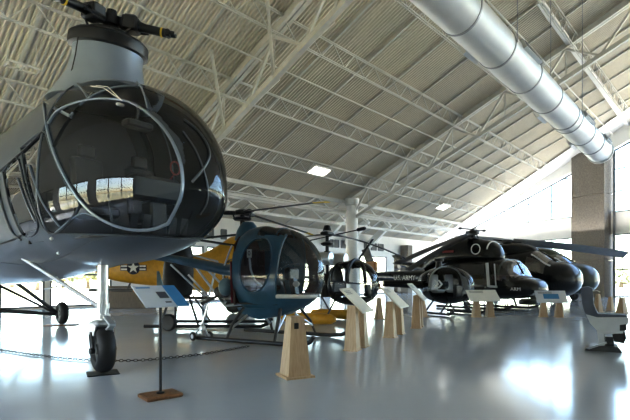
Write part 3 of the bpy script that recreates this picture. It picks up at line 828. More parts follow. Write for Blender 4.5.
MB().tube([(-.12, -.55, 1.97), (-.12, -.5, 1.7), (-.02, -.48, 1.45), (.2, -.45, 1.3)], .04, 8, flat=.4).build('seat_belt', 'seatw', T)
MB().bbox((.72, 0, 1.6), (.16, .5, .3), .04).bar((.75, 0, 1.5), (.85, 0, 1.0), .18, .12).build('instrument_pod', 'blackm', T)
MB().tube([(.55, -.5, 1.62), (.85, -.42, 1.78), (1.1, -.3, 1.82)], .03, 8).build('canopy_bar', 'blue', T)
MB().ell((1.0, -.28, 1.36), (.09, .05, .07)).build('landing_lamp', 'white', T)
for k in (-1, 1): MB().tube([(.45, k*.25, .92), (.35, k*.25, 1.4)], .014).build('control_stick', 'blackm', T)
# mast, hub, three blades
MB().loft([[Vector((-.55+rx_*math.cos(a), ry_*math.sin(a), z)) for a in [2*PI*k/24 for k in range(24)]] for z, rx_, ry_ in ((2.45, .36, .3), (2.68, .3, .24), (2.82, .22, .18), (2.9, .15, .14))]).build('mast_fairing', 'blue', T)
hb = MB().tube([(-.72, 0, 2.8), (-.72, 0, 3.22)], .06, 12).lathe([(.2, 2.96), (.24, 3.0), (.2, 3.04)], 20, (-.72, 0, 0)).lathe([(.17, 3.1), (.2, 3.13), (.19, 3.2), (.08, 3.25)], 20, (-.72, 0, 0))
for i in range(3):
    a = i*2*PI/3; hb.tube([(-.72+.22*math.cos(a), .22*math.sin(a), 3.0), (-.72+.27*math.cos(a), .27*math.sin(a), 3.14)], .02)
TH = hb.build('rotor_hub', 'blackm', T)
for wa in (-57, 63, 183):
    a = math.radians(wa)-TA; d = Vector((math.cos(a), math.sin(a), 0)); o = Vector((-.72, 0, 3.15))
    rt = MB().bbox(o+d*.32, (.34, .14, .1), .03, Matrix.Rotation(a, 3, 'Z')).tube([o+d*.3+Vector((-d.y, d.x, 0))*.12, o+d*.62+Vector((-d.y, d.x, 0))*.05], .02)
    bl = MB().blade(o+d*.4, o+d*3.4-Vector((0, 0, .2)), .17, .025).build('rotor_blade', 'darkg', T)
    rt.build('blade_root', 'blackm', bl)
    MB().blade(o+d*3.4-Vector((0, 0, .2)), o+d*3.8-Vector((0, 0, .24)), .17, .026).build('yellow_tip', 'yel', bl)
# tail boom, engine bay, struts
MB().tube([(-.7, 0, 1.66), (-1.3, 0, 1.72), (-3.0, 0, 2.02), (-5.5, 0, 2.32)], [.16, .15, .11, .07], 16).build('tail_boom', 'blue', T)
MB().plate([(-5.1, -.02, 2.3), (-5.45, -.02, 2.27), (-5.75, -.02, 2.8), (-5.5, -.02, 2.85)], .04).build('tail_fin', 'blue', T, smooth=0)
eng = MB().bbox((-.95, 0, 1.15), (.62, .6, .5), .06)
for k in (-1, 1):
    for j in range(3): eng.lathe([(.12, 0), (.14, .03), (.1, .05), (.14, .08), (.1, .1), (.14, .13), (.12, .17), (.05, .2)], 12, (-1.15+.2*j, k*.28, 1.15), (0, k, .0))
    eng.tube([(-1.2, k*.4, 1.05), (-1.4, k*.45, .95), (-1.7, k*.4, .85)], .04)
eng.build('engine', 'darkg', T)
MB().ell((-.86, -.5, 1.28), (.17, .2, .22)).build('fuel_tank', 'bluel', T)
MB().tube([(-.62, -.56, .9), (-.62, -.6, 1.9)], .045, 8, flat=.5).build('door_seal', 'maroonb', T)
for a, b, r in (((-2.3, 0, 1.85), (-1.0, -.35, .8), .03), ((-2.0, .06, 1.8), (-1.0, .35, .8), .03), ((-1.0, -.35, .8), (-.6, -.5, .85), .028), ((-1.0, .35, .8), (-.6, .5, .85), .028), ((-1.35, 0, 1.7), (-1.0, -.35, .8), .022), ((-1.35, 0, 1.7), (-.75, -.4, 2.3), .022), ((-1.35, 0, 1.7), (-.75, .4, 2.3), .022), ((-1.0, -.35, .8), (-1.0, .35, .8), .025)):
    MB().tube([a, b], r, 8).build('frame_tube', 'silver', T)
for i in range(9):
    y0 = random.uniform(-.4, .4); z0 = random.uniform(.9, 1.6)
    MB().tube([(-.65, y0, z0), (-.95, y0*.8, z0+.15), (-1.3, y0*.5-.1, z0-.1), (-1.5+random.random()*.3, y0*.4, z0+random.uniform(-.3, .3))], .016, 6).build('engine_pipe', random.choice(['darkg', 'silver', 'blackm']), T)
MB().loft([[Vector((x, y*w, z)) for y, z in ((-1, .78), (1, .78), (.6, zb), (-.6, zb))] for x, w, zb in ((-.6, .4, .62), (0, .55, .5), (.6, .4, .62), (.95, .2, .8))]).build('belly_fairing', 'blue', T)
# skids
for k in (-1, 1):
    y = k*.98
    sk = MB().tube([(-1.35, y, .06), (1.3, y, .06), (1.58, y, .085), (1.74, y, .15), (1.82, y, .26)], .05, 12).build('landing_skid', 'blackm', T)
    for x in (-.45, .85):
        MB().tube([(x*.8, k*.45, .78), (x*.95, k*.8, .42), (x, y, .1)], [.045, .04, .035], 10, flat=.7).build('skid_leg', 'darkg', T)
        MB().tube([(x*.8, k*.25, .62), (x*.98, k*.86, .3)], .028, 8).build('skid_damper', 'silver', T)
for x, y in ((-1.35, -1.12), (-1.05, -.86)):
    w = wheel('ground_wheel', T, (x, y, .11), .11, .07, (.3, 1, 0), 'seatw')
MB().tube([(-1.35, -1.06, .12), (-1.18, -.98, .42), (-1.05, -.92, .12)], .022).tube([(-1.18, -.98, .42), (-1.08, -.9, .85)], .03).bbox((-1.18, -.98, .3), (.12, .12, .12), .02).build('wheel_lift', 'silver', T)

# ------------------------------------------------------------------ wooden posts, sign stands
def pyramid(mb, c, b, t, h, rz=0., z0=0.):
    R = Matrix.Rotation(rz, 3, 'Z'); c = Vector(c)
    def ring(s, z): return [c+R @ Vector((x*s[0]/2, y*s[1]/2, z)) for x, y in ((-1,-1),(1,-1),(1,1),(-1,1))]
    return mb.loft([ring(b, z0), ring(t, z0+h)])
def wood_post(p, b, t, h, rz, label, group=None):
    e = empty('wooden_post', p, rz, label, 'post', group)
    pyramid(MB(), (0, 0, 0), (b*1.28, b*1.28), (b*1.28, b*1.28), .03).build('base_plate', 'wood', e, smooth=0)
    pyramid(MB(), (0, 0, 0), (b, b), (t, t), h-.03, 0, .03).build('shaft', 'wood', e, smooth=0)
    return e
wp0 = wood_post(G(294.5, 379)+Vector((0, .2, 0)), .36, .21, .92, .45, 'large pale wooden tapered post in front of the blue helicopter', 'tapered wooden posts')
MB().bbox((-.03, -.122, .78), (.07, .02, .09), .005, Matrix.Rotation(-.0, 3, 'Z')).build('tag', 'black', wp0, smooth=0)
def board_stand(p, rz, label, bh=.48, L=1.15, D=.62, sep=.5, tilt=.78, h=.82, m='cream', group='wooden sign stands', marks=False):
    """Two tapered wooden posts under a tilted board; local -y is the low side."""
    e = empty('sign_stand', p, rz, label, 'sign stand', group)
    for k in (-1, 1):
        po = MB(); pyramid(po, (k*sep/2, 0, 0), (.27, .27), (.15, .17), h)
        pyramid(po, (k*sep/2, 0, 0), (.31, .31), (.31, .31), .025)
        po.build('post', 'wood', e, smooth=0)
    R = Matrix.Rotation(tilt, 3, 'X')
    bd = MB().bbox((0, 0, h+.10), (L, D, .035), .008, R).build('board', m, e, smooth=0)
    pn = R @ Vector((0, 0, 1))
    if marks:
        MB().bbox(Vector((0, 0, h+.10))+pn*.021, (L*.5, D*.4, .006), .002, R).build('printed_picture', 'boardb', bd, smooth=0)
    for i in range(3):
        MB().bbox(Vector((0, 0, h+.10))+pn*.021+R @ Vector((-L*.18, D*(.36-.06*i), 0)), (L*.45, .012, .004), .001, R).build('text_line', 'ink', bd, smooth=0)
    return e
g = G(350, 351); board_stand((g.x+.17, g.y+.35, 0), math.radians(66), 'cream board on two wooden posts, nearest of the sign stand row', L=.72, D=.72, tilt=.76, h=.93, sep=.55)
g = G(391, 337); board_stand((g.x+.14, g.y+.3, 0), math.radians(64), 'glossy tilted board on wooden posts, second in the sign stand row', L=.8, D=.75, tilt=.76, h=.9, sep=.75)
g = G(410, 328); board_stand((g.x+.27, g.y+.2, 0), math.radians(70), 'tilted board on wooden posts, third and farthest in the sign stand row', L=.9, D=.7, tilt=.8, h=.98, sep=.5)
g = G(483, 317); board_stand((g.x, g.y, 0), math.radians(8), 'pale sign board on two wooden posts in front of the black cabin', L=1.25, D=.62, tilt=.75, h=.72, sep=.55)
g = G(551, 317); board_stand((g.x, g.y, 0), math.radians(-12), 'sign board with blue picture on two posts below the rounded black nose', L=1.1, D=.62, tilt=.8, h=.68, sep=.55, m='boardw', marks=True)
for px, py, b, h, lab in ((422, 317, .30, .72, 'tapered wooden post beneath the black tail boom'), (379, 319, .24, .78, 'slim tapered wooden post between the first two sign stands, further back'),
                    (598, 312, .28, .80, 'tapered wooden post directly behind the grey seat back'), (610.5, 310.5, .24, .64, 'tapered wooden post standing alone before the right window'), (622, 313, .32, .66, 'tapered wooden post above the seat armrest near the right edge')):
    wood_post(G(px, py), b, b*.45, h, .4, lab, 'tapered wooden posts')
# information sign in the foreground
sp = G(160.5, 397)
S = empty('information_sign', sp, 0, 'white and blue information board on a black pole with wooden base', 'sign')
r_ = Vector((.42, .37, 0)); s_ = Vector((-.285, .27, .25)); sc = Vector((-.0, .0, 1.265)); nS = r_.cross(s_).normalized()
MB().bbox((0, 0, .025), (.46, .34, .05), .012, Matrix.Rotation(.7, 3, 'Z')).build('base', 'wood2', S)
MB().tube([(0, 0, .05), (0, 0, 1.25)], .019, 12).lathe([(.05, .05), (.05, .065), (.02, .075)], 16).build('pole', 'blackm', S)
def bq(u0, u1, v0, v1, lift, th=.008): return [sc+r_*u+s_*v+nS*lift for u, v in ((u0, v0), (u1, v0), (u1, v1), (u0, v1))]
bd = MB().plate(bq(-.5, .5, -.5, .5, 0), .015).build('panel', 'boardw', S, smooth=0)
MB().plate(bq(.2, .5, -.495, .495, .016), .003).build('blue_strip', 'boardb', bd, smooth=0)
MB().plate(bq(-.06, .16, -.12, .18, .016), .003).build('photograph', 'ink', bd, smooth=0)
MB().plate(bq(.0, .14, -.34, -.28, .016), .003).build('text_line', 'ink', bd, smooth=0)
MB().plate(bq(-.44, -.12, .36, .41, .016), .002).build('text_line', 'boardb', bd, smooth=0)
# chain lying in an arc on the floor
cp = [(-20, 349), (0, 351), (32, 355.5), (60, 359), (86, 361), (115, 362), (141, 361.5), (170, 359), (201, 355.5), (231, 350.5), (250, 347)]
pts = [G(x, y) for x, y in smooth_px(cp, 10)]
ch = MB(); acc = 0; k = 0
for a, b in zip(pts[:-1], pts[1:]):
    L = (b-a).length; d = (b-a).normalized(); q = 0.
    while acc <= L:
        c = a+d*acc+Vector((0, 0, .025)); ax = Vector((0, 0, 1)) if k % 2 else Vector((-d.y, d.x, 0))
        ch.torus(c, .022, .007, ax, n=10, m=5, sx=1.7, ux=d); k += 1; acc += .062
    acc -= L
tag(ch.build('floor_chain', 'chain'), 'dark steel chain lying in an arc across the floor behind the nose wheel', 'chain')

# ------------------------------------------------------------------ dark rotor machine behind the blue tail boom
DN = P(178, HY, 14.2); DN.z = 0
Dk = empty('small_rotorcraft', DN, 0, 'dark small rotorcraft standing behind the blue tail boom', 'helicopter')
rg = []
for z, rx_, ry_, ox in ((.85, .2, .2, 0), (1.0, .42, .36, 0), (1.4, .46, .42, 0), (1.9, .44, .40, .02), (2.2, .40, .36, .05), (2.42, .3, .28, .1), (2.5, .16, .15, .15)):
    rg.append([Vector((ox+rx_*math.cos(a), ry_*math.sin(a), z)) for a in [2*PI*k/28 for k in range(28)]])
MB().loft(rg).build('cowling', 'dark', Dk)
MB().loft([[Vector((-.5+x, -.38, z)) for x, z in ((0, .9), (.3, .9), (.06, 1.7), (0, 1.7))], [Vector((-.5+x, -.42, z)) for x, z in ((0, .9), (.3, .9), (.06, 1.7), (0, 1.7))]]).build('side_panel', 'bluel', Dk, smooth=0)
MB().tube([(.32, 0, 2.35), (.36, 0, 2.72)], .05, 10).lathe([(.14, 2.5), (.2, 2.54), (.14, 2.6)], 16, (.34, 0, 0)).lathe([(.1, 2.66), (.14, 2.7), (.06, 2.78)], 16, (.36, 0, 0)).build('rotor_hub', 'blackm', Dk)
MB().tube([(.12, -.1, 3.0), (.16, -.1, 2.7), (.3, -.1, 2.45)], [.07, .08, .06], 12).build('exhaust_stack', 'silver', Dk)
for a, dr in ((.15, .18), (.15+PI, -.18), (.9, -.1), (.9+PI, .1)):
    d = Vector((math.cos(a), math.sin(a), 0)); o = Vector((.36, 0, 2.68))
    MB().blade(o+d*.12, o+d*(1.75)+Vector((0, 0, dr)), .17, .04, pitch=.3).build('rotor_blade', 'blackm', Dk)
for k in (-1, 1):
    MB().tube([(-.75, k*.75, .12), (2.6, k*.75, .12), (2.8, k*.75, .2)], .05, 10).build('landing_skid', 'blackm', Dk)
    for x in (-.3, .8): MB().tube([(x*.5, k*.25, .95), (x, k*.75, .14)], .035, 8).build('skid_leg', 'darkg', Dk)
MB().lathe([(.02, -.08), (.2, -.09), (.24, -.04), (.24, .04), (.2, .09), (.02, .08)], 24, (.0, -.9, .24), (.2, 1, 0)).build('ground_wheel', 'black', Dk)
MB().bbox((.3, 0, .9), (1.6, .5, .08), .02).build('keel', 'darkg', Dk)
for a, b in (((-.1, -.4, 1.9), (.9, -.4, .95)), ((.4, -.35, 1.6), (1.0, -.3, .95)), ((1.0, -.3, .95), (1.2, 0, 2.0)), ((1.2, 0, 2.0), (.4, 0, 2.2))):
    MB().tube([a, b], .03, 8).build('frame_tube', 'silver', Dk)

# ------------------------------------------------------------------ yellow aircraft with star insignia
YZ = 21.2; yo = P(170, HY, YZ); yo.z = 0
Y = empty('yellow_aircraft', yo, 0, 'yellow aircraft with white star insignia standing behind the helicopters at left', 'aircraft')
def yx(px): return (px-170)/F*YZ
def yz(py): return CH+(HY-py)/F*YZ
yh = Hull([(yx(88), yz(268), yz(262), .1, yz(265)), (yx(108), yz(279), yz(256), .38, yz(267)), (yx(165), yz(287), yz(256), .5, yz(271)), (yx(200), yz(291), yz(254), .55, yz(272)), (yx(216), yz(293), yz(247), .58, yz(272)), (yx(236), yz(294), yz(236), .6, yz(270)), (yx(262), yz(294), yz(240), .55, yz(270))], tip=(yx(292), yz(268)), e=.75)
build_parts(yh.parts(lambda c: 'b', 40, 16, 48), {'b': ('fuselage', 'yellow')}, Y)
MB().plate([(yx(92), -.03, yz(266)), (yx(110), -.03, yz(258)), (yx(106), -.03, yz(235)), (yx(96), -.03, yz(230)), (yx(88), -.03, yz(238))], .06).build('tail_fin', 'yellow', Y, smooth=0)
MB().plate([(yx(92), .1, yz(266)), (yx(106), .1, yz(266)), (yx(106), 1.2, yz(266)), (yx(94), 1.4, yz(266))], .05).build('tailplane', 'yellow', Y, smooth=0)
ysid = -.54
ins = MB().lathe([(.30, 0), (.30, .012)], 32, (yx(138), ysid-.012, yz(268)), (0, 1, 0)).box((yx(138), ysid-.006, yz(268)), (1.16, .012, .26)).build('insignia_ground', 'insblue', Y, smooth=0)
st = []
for i in range(10):
    a = PI/2+i*PI/5; r = .27 if i % 2 == 0 else .27*.40
    st.append(Vector((yx(138)+r*math.cos(a), ysid-.014, yz(268)+r*math.sin(a))))
c = Vector((yx(138), ysid-.022, yz(268)))
MB().add(st+[c], [(i, (i+1) % 10, 10) for i in range(10)]).build('insignia_star', 'inswhite', ins, smooth=0)
for k in (-1, 1):
    for zz in (-.07, .07): MB().box((yx(138)+k*.41, ysid-.014, yz(268)+zz), (.27, .006, .075)).build('insignia_bar', 'inswhite', ins, smooth=0)
MB().bbox((yx(118), -.1, yz(290)), (2.2, .9, .12), .04).build('lower_wing', 'blackm', Y, smooth=0)
MB().bbox((yx(140), -.1, yz(290)), (.3, .9, .13), .04).build('wing_tip', 'orange', Y, smooth=0)
MB().tube([(yx(128), -.1, yz(290)), (yx(132), -.1, yz(281))], .04).tube([(yx(110), -.1, yz(290)), (yx(108), -.1, yz(279))], .04).build('wing_strut', 'darkg', Y)
for px in (222, 224):
    pass
MB().bbox((yx(221), -.6, yz(267)), (.18, .02, .12), .01).build('painted_mark', 'ink', Y, smooth=0)
for k in (-1, 1):
    MB().tube([(yx(235), k*.4, yz(292)), (yx(238), k*1.1, .38)], .05).build('gear_leg', 'darkg', Y)
    wheel('tyre', Y, (yx(238), k*1.2, .34), .34, .2, (0, 1, 0), 'darkg')
wheel('tail_wheel', Y, (yx(104), 0, .15), .15, .1, (0, 1, 0), 'darkg')
MB().tube([(yx(104), 0, .15), (yx(106), 0, yz(272))], .04).build('tail_wheel_leg', 'darkg', Y)
MB().tube([(yx(200), -.4, yz(275)), (yx(232), -.58, yz(262))], .03).build('wing_brace', 'darkg', Y)
# low brown panel wall behind
bw = P(137, HY, 23.4)
bo = MB().bbox((bw.x-.2, 23.4, .55), (2.9, .12, 1.1), .02).build('display_partition', 'woodwall', smooth=0)
tag(bo, 'low brown partition wall under the yellow aircraft, behind the sign', 'partition')

# ------------------------------------------------------------------ bubble helicopter on yellow floats, middle
BZ = 15.6; bo_ = P(355, HY, BZ); bo_.z = 0
B = empty('float_helicopter', bo_, math.radians(-30), 'bubble-nosed helicopter on yellow floats behind the blue helicopter', 'helicopter')
bub = Hull([(-.75, .75, 1.9, .55, 1.3), (-.4, .62, 2.06, .68, 1.3), (0, .6, 2.1, .72, 1.3)], tip=(.8, 1.25), pw=(2.2, 2, 2.2), e=.92)
build_parts(bub.parts(lambda c: 'f' if c.z < .85 or c.x < -.7 else 'g', 16, 20, 48), {'g': ('bubble_canopy', 'clearg'), 'f': ('cabin_base', 'blackm')}, B)
MB().tube([bub.pt(.05, a)*1. for a in [PI*.98*k/30-.0 for k in range(31)]], .065, 8).build('canopy_frame', 'blackm', B)
MB().tube([bub.pt(-.55, a)*1. for a in [PI*.98*k/30-.0 for k in range(31)]], .03, 8).build('canopy_frame', 'blackm', B)
MB().tube([bub.pt(.05, -.05)+Vector((0, 0, .1)), Vector((.3, 0, 1.3)), bub.pt(.05, PI+.05)+Vector((0, 0, .1))], .025).build('instrument_bar', 'blackm', B)
MB().bbox((-.35, 0, .98), (.4, 1.0, .12), .04).bbox((-.6, 0, 1.2), (.12, 1.0, .4), .04).build('bench_seat', 'dark', B)
MB().bbox((.45, 0, 1.1), (.15, .3, .4), .03).build('instrument_pedestal', 'blackm', B)
MB().bbox((-1.15, 0, 1.25), (.6, .7, .8), .06).tube([(-1.0, .45, 1.2), (-1.4, .5, 1.5)], .06).tube([(-1.0, -.45, 1.2), (-1.4, -.5, 1.5)], .06).build('engine', 'dark', B)
for k in (-1, 1): MB().lathe([(.05, -.5), (.2, -.45), (.22, 0), (.2, .45), (.05, .5)], 20, (-1.05, k*.55, 2.15), (1, 0, 0)).build('fuel_tank', 'silver', B)
MB().tube([(-1.05, 0, 1.6), (-1.05, 0, 3.1)], .06, 10).lathe([(.14, 2.6), (.22, 2.65), (.22, 2.7), (.1, 2.75)], 18, (-1.05, 0, 0)).lathe([(.1, 2.3), (.16, 2.35), (.1, 2.42)], 18, (-1.05, 0, 0)).bbox((-1.05, 0, 3.02), (.3, .5, .14), .04).lathe([(.16, 3.12), (.1, 3.3), (.02, 3.32)], 14, (-1.05, 0, 0)).build('rotor_mast', 'blackm', B)
BI = (Matrix.Translation(bo_) @ Matrix.Rotation(math.radians(-30), 4, 'Z')).inverted()
o = Vector((-1.05, 0, 3.02)); tip = BI @ P(404, 258, 13.6); d = (tip-o)
for e_ in (tip, o+Vector((-d.x, -d.y, d.z*.35))):
    dd = (e_-o).normalized()
    MB().blade(o+dd*.2, e_, .26, .04, droop=.1, pitch=.3).build('rotor_blade', 'blackm', B)
o = Vector((-1.05, 0, 2.92)); tip = BI @ P(366, 228, 15.4); d = tip-o
for e_ in (tip, o-d):
    dd = (e_-o).normalized()
    MB().tube([o, e_], .02).tube([e_-dd*.35, e_-dd*.3, e_-dd*.05, e_], [.02, .06, .06, .02]).build('stabilizer_bar', 'blackm', B)
for k in (-1, 1):
    MB().lathe([(.03, -1.1), (.13, -1.0), (.17, -.7), (.18, .6), (.15, .85), (.08, .98), (.02, 1.0)], 22, (-1.2, k*1.0, .19), (1, 0, 0)).build('float', 'yellow', B)
    for x in (-1.5, -.5): MB().tube([(x, k*.35, .9), (x, k*.98, .33)], .03, 8).build('float_strut', 'darkg', B)
for a_, b_ in (((-1.3, .25, 1.5), (-5.2, .05, 1.7)), ((-1.3, -.25, 1.5), (-5.2, -.05, 1.7)), ((-1.3, 0, .95), (-5.2, 0, 1.6))):
    MB().tube([a_, b_], .03, 8).build('boom_tube', 'darkg', B)
MB().torus((-5.3, .15, 1.75), .5, .02, (0, 1, 0)).build('tail_rotor_guard', 'darkg', B)

# ------------------------------------------------------------------ generic dark cabin helicopter
def chev(parent, c, s):
    for k in (0, 1):
        o = Vector(c)+Vector((k*s*.75, 0, 0))
        MB().plate([o+Vector((0, 0, s)), o+Vector((s*.5, 0, s)), o+Vector((s*1.1, 0, 0)), o+Vector((s*.5, 0, -s)), o+Vector((0, 0, -s)), o+Vector((s*.6, 0, 0))], .006).build('white_chevron', 'inswhite', parent, smooth=0)
# black utility helicopter
KN = P(545, HY, 20.8); KN.z = 0; KA = math.atan2(-.8, .6)
K = empty('utility_helicopter', KN, KA, 'black utility helicopter with white lettering on its long tail boom', 'helicopter')
kh = Hull([(-5.9, 1.1, 1.95, .5, 1.6), (-5.2, .9, 2.2, .9, 1.5), (-4.4, .62, 2.42, 1.2, 1.3), (-3.2, .5, 2.45, 1.3, 1.2), (-1.9, .5, 2.42, 1.28, 1.2), (-1.5, .52, 2.33, 1.22, 1.15), (-1.25, .54, 2.14, 1.16, 1.12), (-1.02, .56, 1.72, 1.06, 1.1), (-.85, .6, 1.52, .98, 1.05)], tip=(0., 1.0), pw=(2.2, 2.2, 2.2), e=.7)
def kcls(c):
    if -1.55 < c.x < -.95 and c.z > 1.55 and abs(c.y) < .98: return 'wind'
    if -2.0 < c.x < -1.1 and c.z > 1.42 and abs(c.y) >= .98 and c.z < 2.2: return 'dwin'
    if -2.95 < c.x < -2.2 and 1.35 < c.z < 2.2 and abs(c.y) > .9: return 'swin'
    if -.8 < c.x and .62 < c.z < .9 and abs(c.y) < .6: return 'chin'
    return 'body'
KP = build_parts(kh.parts(kcls, 60, 20, 64), {'body': ('cabin_shell', 'black_ac'), 'wind': ('windscreen', 'screen'), 'dwin': ('door_window', 'canopy2'), 'swin': ('side_window', 'canopy2'), 'chin': ('chin_window', 'canopy2')}, K)
for sy in (-1, 1):
    MB().bar((-2.06, sy*1.26, 2.2), (-1.95, sy*1.30, 1.1), .03, .14, up=(1, 0, 0)).bar((-1.95, sy*1.30, 1.12), (-1.55, sy*1.24, 1.1), .03, .1).bar((-1.72, sy*1.2, 2.15), (-1.6, sy*1.26, 1.15), .03, .05, up=(1, 0, 0)).build('door_frame', 'seatw', K)
    MB().tube([(-2.1, sy*1.3, .62), (-3.9, sy*1.31, .62)], .04, 8).build('door_track', 'darkg', K)
MB().tube([(-1.6, 0, 2.37), (-1.25, 0, 2.15), (-1.0, 0, 1.7)], .035, 8).build('windscreen_post', 'black_ac', K)
for x in (-1.55,): MB().tube([kh.pt(x, a) for a in [.25+k*.132 for k in range(21)]], .035, 8).build('windscreen_bow', 'olive', K)
MB().bbox((-1.9, .55, 1.2), (.5, .5, .9), .06).bbox((-1.9, -.55, 1.2), (.5, .5, .9), .06).build('crew_seats', 'maroon', K)
MB().bbox((-1.3, 0, 1.25), (.3, 1.3, .35), .05).build('instrument_panel', 'dark', K)
for x0, x1, z0, z1 in ((-3.55, -2.2, .75, 2.25),):
    for sy in (-1, 1):
        pts = [kh.pt(x, 0) for x in (x0, x1)]
        MB().plate([(x0, sy*1.305, z0), (x1, sy*1.30, z0), (x1, sy*1.24, z1-.1), (x0, sy*1.25, z1-.1)], .004*sy).build('doorway_shade', 'dark', K, smooth=0)  # flat dark sheet on the shell, paints the shade inside an open door
MB().tube([(-5.6, .45, 2.75), (-6.3, .5, 2.8)], [.2, .22], 14).build('exhaust_pipe', 'darkg', K)
for sy in (-1, 1):
    MB().tube([(-1.3, sy*.9, 2.1), (-.7, sy*.95, 2.35)], .012, 6).build('whip_antenna', 'darkg', K)
    MB().tube([(-3.7+.2, sy*.3, 3.4), (-3.7, sy*.32, 3.75)], .03, 8).build('pitch_link', 'darkg', K)
MB().tube([(-3.7, -1.0, 3.95), (-3.7, 1.0, 3.95)], .03, 8).ell((-3.7, -1.0, 3.95), (.09, .12, .06)).ell((-3.7, 1.0, 3.95), (.09, .12, .06)).build('stabilizer_bar', 'darkg', K)
cow = Hull([(-6.6, 1.9, 2.4, .3, 2.1), (-5.6, 2.2, 3.1, .6, 2.5), (-4.6, 2.3, 3.45, .78, 2.6), (-3.6, 2.3, 3.5, .78, 2.6), (-2.9, 2.3, 3.35, .7, 2.55)], tip=(-2.0, 2.45), pw=(2, 2, 2), e=.85)
build_parts(cow.parts(lambda c: 'b', 24, 12, 40), {'b': ('engine_cowling', 'black_ac')}, K)
for sy in (-1, 1):
    MB().torus((-3.0, sy*.76, 2.9), .24, .026, (0, 1, 0)).build('roundel', 'inswhite', K)
    MB().bbox((-4.6, sy*.8, 2.85), (.7, .02, .12), .005).build('red_stencil', 'redp', K, smooth=0)
MB().tube([cow.pt(-2.5, a)*1.003 for a in [.3+k*.12 for k in range(21)]], .035, 8).build('intake_ring', 'inswhite', K)
MB().lathe([(.3, 3.4), (.28, 3.5), (.16, 3.55), (.16, 3.68), (.34, 3.72), (.34, 3.86), (.12, 3.9), (.08, 3.98)], 20, (-3.7, 0, 0)).build('rotor_mast', 'darkg', K)
KM = Matrix.Translation(KN) @ Matrix.Rotation(KA, 4, 'Z'); KI = KM.inverted()
hubp = Vector((-3.7, 0, 3.78))
for q in ((396, 264, 18.5), (408, 270, 20.0)):
    tip = KI @ P(*q)
    d = (tip-hubp).normalized()
    bl = MB().blade(hubp+d*.3, tip, .36, .06, .9, droop=.06, pitch=.25).build('rotor_blade', 'darkg', K)
    MB().bar(hubp, hubp+d*.9, .18, .12).tube([hubp+Vector((0, 0, .1)), hubp+d*1.2+Vector((0, 0, .05))], .03).build('blade_grip', 'blackm', bl)
boom = MB().tube([(-5.4, 0, 1.5), (-7.5, 0, 1.52), (-10.8, 0, 1.6)], [.55, .42, .26], 20).build('tail_boom', 'black_ac', K)
text_part('lettering', 'U.S. ARMY', 'inswhite', K, (-7.9, -.43, 1.5), (PI/2, 0, -.05), .38, 1.0)
q_ = at_z(kh, -.72, 1.0, -1, 1.0)
text_part('lettering', 'ARMY', 'inswhite', K, q_+Vector((-.015, -.03, 0)), (PI/2, 0, .42), .21, 1.)
MB().plate([(-10.5, -.05, 1.7), (-11.1, -.05, 1.7), (-11.9, -.05, 3.3), (-11.3, -.05, 3.4)], .1).build('tail_fin', 'darkg', K, smooth=0)
MB().bbox((-9.4, 0, 1.75), (.5, 2.6, .07), .02).build('stabilizer', 'blackm', K, smooth=0)
MB().blade((-11.55, -.3, 3.0), (-10.6, -.3, 3.9), .2, .04).blade((-11.55, -.3, 3.0), (-12.5, -.3, 2.1), .2, .04).build('tail_rotor', 'blackm', K)
MB().bbox((-10.7, -.3, 2.2), (.8, .3, .65), .06).build('tail_gearbox', 'orange', K)
for sy in (-1, 1):
    MB().tube([(-5.0, sy*1.15, .07), (-1.4, sy*1.15, .07), (-1.0, sy*1.15, .16), (-.85, sy*1.15, .3)], .06, 10).build('landing_skid', 'blackm', K)
    for x in (-4.2, -2.0): MB().tube([(x, sy*.5, .62), (x, sy*.95, .45), (x, sy*1.15, .1)], .05, 8).build('skid_leg', 'blackm', K)
MB().lathe([(.4, .3), (.42, .35), (.42, .5), (.3, .55)], 24, (-.75, 0, 0)).build('chin_turret', 'olive', K)
